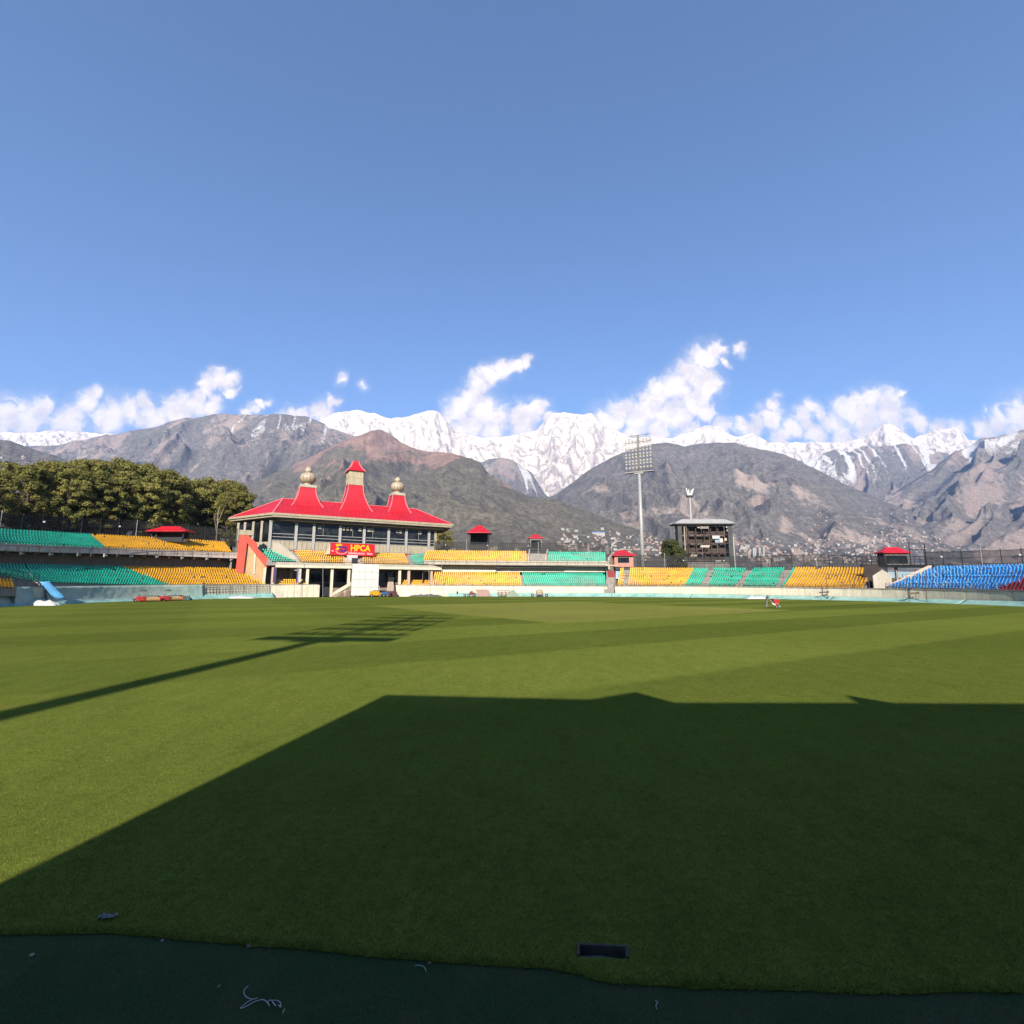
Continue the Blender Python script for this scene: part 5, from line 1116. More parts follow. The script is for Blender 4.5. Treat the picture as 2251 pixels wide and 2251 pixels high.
# passage below the pink hut
t = thing('stair_passage', 'narrow stair passage with a dark red door below the pink hut', 'stairs', tuple(gnd(1343, 1312)))
q = hit(1343, 1262, 6.0); mb = MB(); mb.box((q[2][0], q[2][1], q[1]-.5), (2.0, .2, 3.0)); mb.build('door', mat('dark_red_door', (.22, .02, .025), .6), t)
for i in range(6): c_ = PB(q[0], 2.5+i*.6); mb = MB(); mb.box((c_[0], c_[1], 1.0+i*.32), (2.4, .6, 2.+i*.64)); mb.build('step', m_conc, t)
q = hit(1343, 1243, 7.0); mb = MB(); mb.box((q[2][0], q[2][1], q[1]), (3.4, 1.2, .3)); mb.build('landing', m_coralw, t)
# footbridge and frame between right stand and blue stand
t = thing('footbridge', 'black steel footbridge behind the gap between yellow and blue seats', 'footbridge', tuple(gnd(1960, 1320)))
a = hit(1895, 1244, 16.0); b = hit(2050, 1245, 17.0); mb = MB(); A3, B3 = Vector(a[2]), Vector(b[2]); mb.bar(A3, B3, 1.6, .6); mb.build('deck', m_steel, t)
mb = MB()
for i in range(14):
    p = A3.lerp(B3, i/13); mb.bar(p, p+Vector((0, 0, 1.9)), .07)
for h_ in (.9, 1.4, 1.9): mb.bar(A3+Vector((0, 0, h_)), B3+Vector((0, 0, h_)), .06)
mb.build('railing', m_steel, t)
for f in (.12, .5, .9): p = A3.lerp(B3, f); mb = MB(); mb.bar((p.x, p.y, -.3), p, .4); mb.build('pier', m_conc, t)
p = A3.lerp(B3, .72); mb = MB()
for dx in (0, 3.2): mb.bar((p.x+dx, p.y, p.z), (p.x+dx, p.y, p.z+4.8), .14)
for dz in (2.0, 3.4, 4.8): mb.bar((p.x, p.y, p.z+dz), (p.x+3.2, p.y, p.z+dz), .12)
mb.build('camera_frame', m_steel, t)
t = thing('gable_wall', 'small cream gable wall with stairs left of the blue seats', 'wall', tuple(gnd(1935, 1320))); q = hit(1936, 1285, 6.0)[2]; z_ = lambda y: hit(1936, y, 6.0)[1]
mb = MB(); mb.prism([(q[0]-1.4, q[1], 0), (q[0]+1.8, q[1]-.6, 0), (q[0]+1.8, q[1]-.6, z_(1264)), (q[0]+.4, q[1]-.3, z_(1252)), (q[0]-1.4, q[1], z_(1266))], (.2, .5, 0)); mb.build('wall', m_cream2, t)
mb = MB()
for i in range(7): mb.bar((q[0]-5+i*.8, q[1]+1.5-i*.2, 2.2), (q[0]-5+i*.8, q[1]+1.5-i*.2, z_(1270)), .08)
mb.bar((q[0]-5, q[1]+1.5, z_(1270)), (q[0]-.2, q[1]+.3, z_(1270)), .08); mb.build('railing', m_rail, t)
t = thing('end_screen', 'dark panel screen at the end of the yellow seats by the footbridge', 'screen', tuple(gnd(1920, 1318))); q = hit(1916, 1262, 9)[2]
mb = MB(); mb.box((q[0], q[1], (q[2]+1.8)/2), (2.6, .2, q[2]+1.8), -.9); mb.build('panel', m_dark, t)
# small thin masts, a ladder and posts along the wall
for i, (px_, py0, py1, o, lab) in enumerate(((655, 1308, 1225, -.2, 'thin grey pole before the pavilion seats, left of the entrance'), (710, 1306, 1238, -.4, 'thin grey pole at the pavilion entrance'), (943, 1309, 1243, .2, 'thin pole before the right-hand pavilion seats'), (971, 1309, 1241, .2, 'thin pole at the right end of the pavilion'),
     (1820, 1315, 1272, 1.0, 'leaning pole with a basket at the wall below the right yellow seats'), (2037, 1319, 1270, 1.0, 'leaning pole at the wall below the blue seats'))):
    a = hit(px_, py0, o)[2]; b = hit(px_-(4 if i > 3 else 0), py1, o)[2]; mb = MB(); mb.tube([(a[0], a[1], 0), tuple(b)], .05 if i < 4 else .07, 6); mb.lathe((b[0], b[1], b[2]), [(0, .05), (.15, .16), (.3, .05)], 6); tag(mb.build('thin_pole', m_galv if i < 4 else m_rail), lab, 'pole')
for px_, lab in ((1812, 'rusty frame leaning on the cream wall below the right yellow seats'), (2007, 'rusty frame leaning on the cream wall below the blue seats')):
    q = hit(px_, 1318, .9)[2]; mb = MB(); mb.bar((q[0]-.9, q[1], 1.5), (q[0]+.9, q[1]-.4, 1.65), .08, .28)
    for dx in (-.7, .6): mb.bar((q[0]+dx, q[1], 0), (q[0]+dx*.8, q[1]-.1, 1.5), .05)
    mb.bar((q[0]-.7, q[1], .9), (q[0]+.6, q[1]-.1, 1.0), .04); tag(mb.build('steel_trestle', m_rail), lab, 'trestle')
# ================================================================== STAND BEHIND THE VIEWER (its shadow lies across the foreground)
YG = -8.0; tl = math.tan(SUN_EL)
def src(xs, ys): L_ = ys-YG; return (xs-SUN_X*L_, L_*tl)
G_ = thing('grandstand', 'stand behind the viewpoint whose shadow darkens the foreground grass', 'stand', (20, -12, 0))
top = [src(*p) for p in ((-3.34, 13.77), (2.03, 13.23))]; gab = [src(3.35, 14.11), src(4.01, 12.88)]; r1_ = [src(8.27, 12.86)]; up_ = [src(8.80, 13.71), src(9.40, 12.78)]; end_ = [src(14, 12.75), src(70, 12.6)]
lo = src(-4.97, 5.3); sl_ = (top[0][0]-lo[0])/(top[0][1]-lo[1]); x_b = lo[0]-sl_*lo[1]
mb = MB(); mb.prism([(x_b, YG, 0), (end_[1][0], YG, 0), (end_[1][0], YG, end_[1][1]), (end_[0][0], YG, end_[0][1]), (r1_[0][0], YG, r1_[0][1]), (gab[1][0], YG, gab[1][1]), (top[1][0], YG, top[1][1]), (top[0][0], YG, top[0][1])], (0, -16, 0)); mb.build('wall', m_cream, G_)
mb = MB(); zb_ = min(top[1][1], gab[1][1])-.4; mb.prism([(top[1][0], YG+.02, zb_), (gab[1][0], YG+.02, zb_), (gab[1][0], YG+.02, gab[1][1]), (gab[0][0], YG+.02, gab[0][1]), (top[1][0], YG+.02, top[1][1])], (0, -3, 0)); mb.build('gable', m_roof, G_)
mb = MB(); mb.prism([(r1_[0][0], YG+.02, r1_[0][1]-.4), (up_[1][0], YG+.02, up_[1][1]-.4), (up_[1][0], YG+.02, up_[1][1]), (up_[0][0], YG+.02, up_[0][1])], (0, -3, 0)); mb.build('lean_to_roof', m_roof, G_)

# ================================================================== TREES
def foliage_mat(name, a, b, c):
    k = custom(name); geo = k.N('ShaderNodeNewGeometry'); oi_ = k.N('ShaderNodeObjectInfo'); pos = geo.outputs['Position']
    col = k.mix(k.range(k.noise(pos, .45, 4, .65), .38, .62), a, b); col = k.mix(k.range(k.noise(pos, .16, 3), .55, .72, 0., .75), col, c)
    col = k.scale(col, k.math('MULTIPLY_ADD', oi_.outputs['Random'], .35, .82)); col = k.scale(col, k.range(k.noise(pos, 3., 2), .3, .7, .75, 1.25, False))
    k.l.new(col, k.b.inputs['Base Color']); k.b.inputs['Roughness'].default_value = .75; k.b.inputs['Specular IOR Level'].default_value = .15
    tl_ = k.N('ShaderNodeBsdfTranslucent'); k.l.new(col, tl_.inputs[0]); mx_ = k.N('ShaderNodeMixShader'); mx_.inputs[0].default_value = .15; k.l.new(k.b.outputs[0], mx_.inputs[1]); k.l.new(tl_.outputs[0], mx_.inputs[2]); k.l.new(mx_.outputs[0], k.n['Material Output'].inputs[0])
    return k.m
m_pine = foliage_mat('pine_needles', (.150, .150, .038), (.225, .202, .052), (.24, .185, .048)); m_fir = foliage_mat('fir_needles', (.034, .044, .014), (.066, .074, .022), (.06, .06, .02)); m_cyp = foliage_mat('cypress_leaves', (.055, .074, .014), (.098, .11, .022), (.08, .08, .02))
def tufts(C, R, n, size, flat=.75, jit=.5, r_=None):
    """leaf faces over the skins of clumps: C m x 3 centres, R m radii"""
    m = len(C); d = rng.normal(size=(m, n, 3)); d /= np.linalg.norm(d, axis=2, keepdims=True); d[..., 2] = np.where(d[..., 2] < -.5, -d[..., 2]*.6, d[..., 2])
    rad = R[:, None, None]*rng.uniform(.62, 1.08, (m, n, 1)); p = C[:, None]+d*rad*np.array([1, 1, flat])
    nn = d+rng.normal(0, jit, d.shape)+np.array([0, 0, .25]); nn /= np.linalg.norm(nn, axis=2, keepdims=True)
    a = np.cross(nn, rng.normal(size=d.shape)); a /= np.linalg.norm(a, axis=2, keepdims=True); b = np.cross(nn, a); s = size*rng.uniform(.55, 1.25, (m, n, 1))
    return np.stack([p-a*s*.5, p+b*s*.33, p+a*s*.5, p-b*s*.33], 2).reshape(-1, 3)
def pine(seed, H=20.0, rx=4.6, n_cl=70, low=.40):
    r0 = np.random.default_rng(seed); t = MB(); bend = r0.normal(0, .35, 2)
    ax = lambda z: np.array([bend[0]*(z/H)**2*2, bend[1]*(z/H)**2*2, z])
    t.tube([ax(z) for z in np.linspace(0, H*.86, 9)], list(np.linspace(.34, .10, 9)), 8)
    C = []; R = []; lim = MB()
    for i in range(n_cl):
        f = r0.random(); z = H*(low+(.99-low)*f); w_ = rx*(math.sin(math.pi*min(1, (.16+.84*f)))**.62 if f < .55 else math.sqrt(max(0.02, 1-((f-.45)/.56)**2)))
        a = r0.uniform(0, 2*math.pi); q = w_*math.sqrt(r0.uniform(.15, 1)); c = ax(min(z, H*.86))+np.array([q*math.cos(a), q*math.sin(a), z-min(z, H*.86)]); C.append(c); R.append(r0.uniform(.85, 1.6)*(1.0 if f > .15 else .8))
        if i % 2 == 0: b0 = ax(max(H*.34, min(z-1.2, H*.84))); lim.tube([b0, b0*.5+c*.5+np.array([0, 0, .2]), c], [.10, .07, .03], 5)
    V = tufts(np.array(C), np.array(R), 210, .42); F = np.arange(len(V)).reshape(-1, 4); return t, lim, V, F
def fir(seed, H=16.0, rx=4.0, levels=20):
    r0 = np.random.default_rng(seed); t = MB(); t.tube([(0, 0, 0), (0, 0, H*.6), (0, 0, H*.98)], [.32, .16, .03], 8); lim = MB(); P = []
    for i in range(levels):
        f = i/(levels-1); z = H*(.10+.88*f); rr = rx*(1-f)**.85+.25; nb = int(13-6*f)
        for j in range(nb):
            a = 2*math.pi*(j+r0.random()*.6)/nb+i; L_ = rr*r0.uniform(.8, 1.1); dr = np.array([math.cos(a), math.sin(a), 0]); e = np.array([0, 0, z])+dr*L_+np.array([0, 0, -.28*L_*(1-f*.5)])
            if j % 3 == 0: lim.tube([(0, 0, z), tuple(e)], [.05, .015], 4)
            n_ = int(6+12*L_/rx)
            for kq in range(n_):
                g = (kq+.5)/n_; c = np.array([0, 0, z])*(1-g)+e*g; s = .26+.36*(1-g)
                sd = np.array([-dr[1], dr[0], 0])*r0.choice([-1, 1])*r0.uniform(.1, .5)*(1-g*.5); c = c+sd; x = dr*s*r0.uniform(.7, 1.3)+np.array([0, 0, -.10]); y = np.array([-dr[1], dr[0], r0.normal(0, .35)])*s*.5; P += [c-x*.5, c+y*.5, c+x*.6, c-y*.5]
    V = np.array(P); return t, lim, V, np.arange(len(V)).reshape(-1, 4)
def proto(kind, seed, mleaf, **kw):
    t, lim, V, F = (pine if kind == 'pine' else fir)(seed, **kw)
    return (t.build('tmp_trunk', m_bark).data, lim.build('tmp_limbs', m_bark).data, np_quads('tmp_crown', V, F, mleaf).data, kw.get('H', 20.0 if kind == 'pine' else 16.0))
PINES = [proto('pine', 20+i, m_pine, rx=5.0+.35*i, n_cl=92+4*i, low=.20+.05*(i % 3)) for i in range(5)]; FIRS = [proto('fir', 40+i, m_fir) for i in range(2)]; CYP = [proto('fir', 50, m_cyp, H=12.0, rx=2.9, levels=24)]; BROAD = [proto('pine', 60, m_fir, H=7., rx=2.4, n_cl=40, low=.1)]
for o in [o for o in bpy.data.objects if o.name.startswith('tmp_')]: bpy.data.objects.remove(o)
def ground_at(x, y):
    phi = math.atan2(x, y-CY); o = math.hypot(x, y-CY)-float(rb(phi)); return float(terr_z(np.array(phi), max(o, 21.6)))
def plant(pr, name, label, px, py_top, Y, wid=1.0, zb=None, group=None, cat='tree', sub=0.0):
    p = atY(px, py_top, Y); zb_ = (ground_at(p[0], Y) if zb is None else zb)-.15; s = (float(p[2])-zb_)/pr[3]
    r = thing(name, label, cat, (float(p[0]), Y, zb_), group, random.uniform(0, 6.28)); r.scale = (s*wid, s*wid, s)
    for nm, me in (('trunk', pr[0]), ('limbs', pr[1]), ('crown', pr[2])):
        c = bpy.data.objects.new(nm, me); COL.objects.link(c); c.parent = r
    return r
PL_ = [(-60, 1040, 112, .95), (-20, 1030, 116, 1.), (48, 1024, 122, 1.05), (72, 1026, 112, 1.0), (105, 1022, 124, 1.0), (135, 1018, 116, 1.1), (168, 1015, 126, 1.05), (198, 1014, 117, 1.1), (228, 1015, 127, 1.05), (262, 1018, 118, 1.1), (292, 1021, 126, 1.0), (318, 1026, 117, 1.05), (345, 1034, 124, 1.0), (372, 1036, 117, 1.05), (394, 1046, 126, .9),
       (152, 1034, 110, .9), (215, 1036, 110, .95), (280, 1040, 111, .9), (335, 1050, 110, .85), (430, 1060, 124, 1.1), (447, 1056, 118, .95), (490, 1060, 122, 1.15), (520, 1066, 117, 1.0), (540, 1084, 113, .8), (385, 1080, 112, .6), (505, 1082, 112, .75)]
ordn = ['leftmost', 'second', 'third', 'fourth', 'fifth', 'sixth', 'seventh', 'eighth', 'ninth', 'tenth', 'eleventh', 'twelfth', 'thirteenth', 'fourteenth', 'fifteenth', 'sixteenth', 'seventeenth', 'eighteenth', 'nineteenth', 'twentieth', 'twenty-first', 'twenty-second', 'twenty-third', 'twenty-fourth', 'twenty-fifth', 'rightmost']
for i, (px_, py_, Y_, w_) in enumerate(sorted(PL_)):
    Y_ = float(hit(px_, 1170, 25+(Y_-110)*1.3 if px_ < 420 else 34+(Y_-112)*1.2)[2][1])
    plant(PINES[i % 5], 'pine_tree', f'{ordn[i]} from the left of the round-crowned olive pines behind the left stand', px_, py_, Y_, w_, group='pines behind the left stand')
for i, (px_, py_, Y_, w_, lab) in enumerate(((5, 1046, 108, 1.0, 'dark fir at the left picture edge in front of the pines'), (96, 1078, 107, 1.15, 'low spreading fir in front of the pines above the green seats'), (135, 1095, 106, 1.0, 'smaller fir beside the low spreading one above the green seats'), (45, 1085, 106, 1.1, 'mid-height fir just right of the dark fir at the left edge'))):
    plant(FIRS[i % 2], 'fir_tree', lab, px_, py_, float(hit(px_, 1160, 23.5+i*.6)[2][1]), w_, group='firs before the pines')
plant(CYP[0], 'cypress_tree', 'bright green conical tree behind the low red-roofed shelter', 408, 1092, float(hit(408, 1170, 25.5)[2][1]), 1.0)
plant(BROAD[0], 'bush', 'dark bushy tree against the left pylon of the scoreboard', 1482, 1193, 148, .8)
plant(FIRS[0], 'small_conifer', 'small dark conifer behind the fence, left of the pair right of the scoreboard', 1671, 1209, 170, .6, group='conifers behind the right stand'); plant(FIRS[1], 'small_conifer', 'small dark conifer behind the fence, right of the pair right of the scoreboard', 1695, 1212, 168, .7, group='conifers behind the right stand')
for px_, py_, lab in ((975, 1160, 'bare brown tree behind the right end of the pavilion'),):
    k_ = plant(PINES[2], 'tree', lab, px_, py_, 185, .8)
YB_ = float(hit(478, 1170, 27)[2][1]); t = thing('bare_tree', 'leafless pale trunk with a forked branch right of the pines', 'tree', (*atY(478, 1160, YB_)[:2], 11.0)); p = atY(478, 1165, YB_); mb = MB()
a = Vector((p[0], YB_, 10.5)); tp = Vector(atY(480, 1122, YB_)); t2 = Vector(atY(494, 1112, YB_)); t3 = Vector(atY(470, 1128, YB_)); mb.tube([a, a.lerp(tp, .5), tp], [.22, .16, .1], 7); mb.tube([a.lerp(tp, .7), t2], [.12, .03], 6); mb.tube([a.lerp(tp, .5), t3], [.1, .03], 6); mb.tube([tp, tp+Vector((.5, 0, 1.4))], [.1, .02], 6); mb.build('trunk', mat('pale_bark', (.26, .21, .17), .9, .2, 2), t)

# ================================================================== HILLSIDE TOWN
m_hw = [mat('house_white', (.40, .37, .34), .8, .15, .3), mat('house_cream', (.36, .29, .22), .8, .15, .3), mat('house_pink', (.36, .23, .19), .8, .15, .3)]; m_hr = [mat('slate_roof', (.20, .19, .19), .8, .2, .3), mat('tin_roof', (.33, .33, .34), .6, .15, .3), mat('rust_roof', (.25, .12, .09), .8, .2, .3)]
def house_mesh(i, w_, d_, st, flat):
    mb = MB(); h = 3.0*st; mb.box((0, 0, h/2-3), (w_, d_, h+6)); mb.cur = 1
    if flat: mb.box((0, 0, h+.18), (w_+.8, d_+.8, .3)); mb.box((w_*.2, 0, h+1.2), (w_*.35, d_*.5, 2.0))
    else: mb.prism([(-w_/2-.6, -d_/2-.6, h), (-w_/2-.6, d_/2+.6, h), (-w_/2-.6, 0, h+d_*.32)], (w_+1.2, 0, 0))
    mb.cur = 2
    for s in range(st):
        for j in range(max(2, int(w_/3.2))): mb.box((-w_/2+(j+.5)*w_/max(2, int(w_/3.2)), -d_/2-.03, 3.0*s+1.6), (1.5, .1, 1.4))
    o = mb.build('tmp_house', [m_hw[i % 3], m_hr[(i*2+1) % 3 if not flat else 0], m_dark]); me = o.data; bpy.data.objects.remove(o); return me
HM = [house_mesh(i, *a) for i, a in enumerate([(10, 8, 2, False), (13, 9, 3, True), (9, 8, 1, False), (16, 10, 3, True), (11, 9, 2, True), (12, 8, 2, False), (20, 9, 2, False)])]
cand = {}
for key in ('mountain9.2', 'mountain11.3', 'mountain7.7', 'mountain13.0', 'mountain6.1'):
    c = PEAK[key]; cand[key] = (c['P'].reshape(-1, 3), c['px'].reshape(-1), c['py'].reshape(-1), (c['T']+0*c['z']).reshape(-1))
REG = [((1225, 1164, 1355, 1206), 52, 'mountain11.3'), ((1330, 1172, 1480, 1225), 52, 'mountain11.3'), ((1400, 1185, 1480, 1225), 20, 'mountain9.2'), ((1600, 1178, 1720, 1236), 40, 'mountain9.2'), ((1700, 1160, 1930, 1232), 58, 'mountain9.2'), ((1930, 1155, 2251, 1212), 66, 'mountain9.2'), ((0, 984, 75, 1012), 9, 'mountain13.0'), ((640, 1040, 745, 1064), 12, 'mountain11.3'), ((1180, 1195, 1260, 1215), 10, 'mountain11.3')]
LABS = ['small pale house in the town right of the mesh-walled box', 'small pale house in the town round the pink hut and floodlight mast', 'small pale house between floodlight mast and scoreboard', 'small pale house close to the right of the scoreboard', 'small pale house on the slope above the right yellow seats', 'small pale house on the slope above the blue stand', 'small pale house on the near hill at the left picture edge', 'small pale house on the brown hill between the pavilion towers', 'small pale house on the forest edge above the centre green seats']
GRP = [q.replace('small pale house', 'houses') for q in LABS]
r2 = np.random.default_rng(77)
for ri, ((x0, y0, x1, y1), n, key) in enumerate(REG):
    n = int(n*.85)
    P, px_, py_, T_ = cand[key]; idx = np.where((px_ > x0) & (px_ < x1) & (py_ > y0) & (py_ < y1) & (T_ > .05))[0]
    if len(idx) == 0: continue
    # neighbourhoods: houses gather round a few centres
    cen = idx[r2.integers(0, len(idx), max(2, n//8))]
    for i in range(n):
        c = cen[r2.integers(0, len(cen))]; dd = (px_[idx]-px_[c])**2+((py_[idx]-py_[c])*2.2)**2
        j = idx[np.argsort(dd)[min(int(abs(r2.normal(0, 1))*len(idx)/14), len(idx)-1)]] if r2.random() < .7 else idx[r2.integers(0, len(idx))]
        p = P[j]; o = bpy.data.objects.new('house', HM[r2.integers(0, len(HM))]); COL.objects.link(o); o.location = (p[0]+r2.normal(0, 5), p[1]-4+r2.normal(0, 5), p[2]+1.0); o.rotation_euler = (0, 0, r2.normal(0, .5)); s = r2.uniform(.5, .9); o.scale = (s, s, s)
        tag(o, LABS[ri], 'house', GRP[ri])
# the rest of the town, too small and too many to count
mb = MB()
for (x0, y0, x1, y1), n, key in (((1225, 1175, 1480, 1228), 150, 'mountain11.3'), ((1600, 1185, 1940, 1238), 260, 'mountain9.2'), ((1930, 1165, 2251, 1215), 240, 'mountain9.2'), ((1760, 1120, 2240, 1165), 60, 'mountain9.2')):
    P, px_, py_, T_ = cand[key]; idx = np.where((px_ > x0) & (px_ < x1) & (py_ > y0) & (py_ < y1) & (T_ > .05))[0]
    for i in range(n if len(idx) else 0):
        p = P[idx[r2.integers(0, len(idx))]]; w_, d_, h_ = r2.uniform(5, 11), r2.uniform(5, 8), r2.uniform(3, 6.5); mb.cur = int(r2.integers(0, 3)); mb.box((p[0]+r2.normal(0, 6), p[1]+r2.normal(0, 6), p[2]+h_/2-.5), (w_, d_, h_+3), r2.normal(0, .5))
tag(mb.build('distant_houses', m_hw), 'scattered specks of the far town filling the mountain foot', 'houses', kind='stuff')
P, px_, py_, T_ = cand['mountain9.2']
for i, (hx, hy, hw, hh, lab) in enumerate(((1640, 1224, 7, 20, 'tall white tower block, leftmost beside the right scoreboard pylon'), (1652, 1223, 5, 18, 'tall white tower block, second right of the scoreboard'), (1660, 1222, 4, 20, 'slim white tower block, third right of the scoreboard'), (1626, 1206, 9, 9, 'squat white block right of the scoreboard'))):
    j = np.argmin((px_-hx)**2+(py_-hy)**2+np.where(T_ > .05, 0, 1e9)); p = P[j]; k_ = p[1]/1090; t = thing('tower_block', lab, 'building', tuple(p), 'white blocks right of the scoreboard'); mb = MB(); mb.box((p[0], p[1], p[2]+hh*k_/2-3), (hw*k_, 10, hh*k_+6)); mb.build('wall', m_hw[0], t); mb = MB(); mb.box((p[0], p[1], p[2]+hh*k_+.4), (hw*k_+1, 11, .8)); mb.build('roof', m_hr[0], t)
    mb = MB()
    for a in range(int(hh*k_/4)): mb.box((p[0], p[1]-5.03, p[2]+2+a*4), (hw*k_*.7, .1, 1.5))
    mb.build('window', m_dark, t)
P, px_, py_, T_ = cand['mountain11.3']; j = np.argmin((px_-1315)**2+(py_-1176)**2+np.where(T_ > .05, 0, 1e9)); p = P[j]; t = thing('college_block', 'long white building with a blue roof above the town', 'building', tuple(p)); mb = MB(); mb.box((p[0], p[1], p[2]+2), (55, 12, 16)); mb.build('wall', m_hw[0], t); mb = MB(); mb.prism([(p[0]-28, p[1]-7, p[2]+10), (p[0]-28, p[1]+7, p[2]+10), (p[0]-28, p[1], p[2]+14)], (56, 0, 0)); mb.build('roof', mat('blue_roof', (.10, .2, .42), .6, .1, .2), t)
mb = MB()
for a in range(12): mb.box((p[0]-24+a*4.4, p[1]-6.03, p[2]+5), (2.4, .1, 2.2))
mb.build('window', m_dark, t)
# rough masonry and low huts above the centre stand
for i, (px_, py_, w_, h_) in enumerate(((985, 1206, 40, 13), (1085, 1206, 22, 16), (1112, 1208, 30, 8), (1140, 1208, 14, 14))):
    q = atY(px_, py_, 166+i); kx = 166/1090; mb = MB()
    for j in range(int(w_/3)): hh = h_*kx*random.uniform(.65, 1.1); mb.box((q[0]+(j*3-w_/2)*kx, 166+i+random.uniform(-.3, .3), q[2]-3+hh/2), (3*kx*.96, 1.2, hh+3))
    tag(mb.build('rough_wall', mat('rubble_stone', (.30, .25, .185), .9, .25, .8, .3, 3)), ('long rough stone wall behind the pavilion right end', 'rough stone wall right of the open lookout', 'low rough stone wall before the mesh-walled box', 'stone stub wall left of the mesh-walled box')[i], 'wall')

# ================================================================== GROUND EQUIPMENT
def wheel(parent, c, r, w_, ax=(1, 0, 0), m=None):
    mb = MB(); a = Vector(ax).normalized(); c = Vector(c); mb.tube([c-a*w_/2, c+a*w_/2], r, 14); o = mb.build('wheel', m or m_rubber, parent); mb = MB(); mb.tube([c-a*(w_/2+.02), c+a*(w_/2+.02)], r*.45, 10); mb.build('hub', m_galv, o); return o
def sopper(label, pxl, pxr, py):
    """water-absorbing roller: ochre foam drum in a red frame, drive unit, sunshade on posts"""
    a, b = gnd(pxl, py), gnd(pxr, py-1.2); A_, B_ = Vector(a), Vector(b); d = (B_-A_); Ln = d.length; d.normalize(); n = Vector((d.y, -d.x, 0)); t = thing('roller_machine', label, 'roller', tuple((A_+B_)/2), 'red field rollers'); up = Vector((0, 0, 1)); r = .40
    m0, m1 = A_+d*Ln*.36, A_+d*Ln*.97; mb = MB(); mb.tube([m0+up*r, m1+up*r], r, 20); mb.build('foam_drum', m_foam, t, smooth=False)
    for p in (m0-d*.08, m1+d*.08): mb = MB(); mb.hexa([p+d*x+n*y+up*z for z in (.12, 1.0) for x, y in ((-.07, -.5), (.07, -.5), (.07, .5), (-.07, .5))]); mb.build('side_plate', m_redmach, t)
    mb = MB(); mb.bar(m0+up*1.02, m1+up*1.02, .5, .14); mb.build('top_beam', m_rail, t)
    e0, e1 = A_+d*.1, A_+d*Ln*.31; mb = MB(); mb.hexa([p+n*y+up*z for z, w_, q in ((.22, .5, 0), (.95, .32, .12)) for p, y in ((e0+d*q, -w_), (e1, -w_), (e1, w_), (e0+d*q, w_))]); mb.build('engine_cover', m_redmach, t)
    wheel(t, e0+up*.26, .26, .25, n); wheel(t, e1+up*.24-n*.4, .24, .2, n, m_redmach)
    mb = MB(); c = (e0+e1)/2+up*1.2; mb.tube([c+n*(.28*math.cos(q))+d*(.28*math.sin(q)) for q in np.linspace(0, 6.28, 13)], .03, 5); mb.bar(c, c-up*.3, .05); mb.build('steering_wheel', m_rubber, t)
    mb = MB(); q0, q1 = A_+d*Ln*.22, A_+d*Ln*.72
    for p in (q0, q1):
        for s in (-.35, .35): mb.bar(p+n*s+up*.95, p+n*s+up*1.85, .05)
    for s in (-.35, .35): mb.bar(q0+n*s+up*1.85, q1+n*s+up*1.85, .05)
    mb.build('canopy_frame', m_galv, t); mb = MB(); mb.lathe(tuple(q0.lerp(q1, .15)+up*1.95), [(0, .62), (.1, .55), (.22, .25), (.26, .04)], 12); mb.build('sunshade', mat('dark_umbrella', (.05, .06, .05), .8), t)
sopper('red framed foam roller, left of the pair on the far left grass edge', 296, 350, 1323.2); sopper('red framed foam roller, right of the pair on the far left grass edge', 353, 400, 1321.6)
heap('dark green folded cover beside the right red roller', 402, 420, 1319.6, .9, mat('dark_green_cover', (.04, .09, .08), .8, .2, 1), seed=21, dep=1.0)
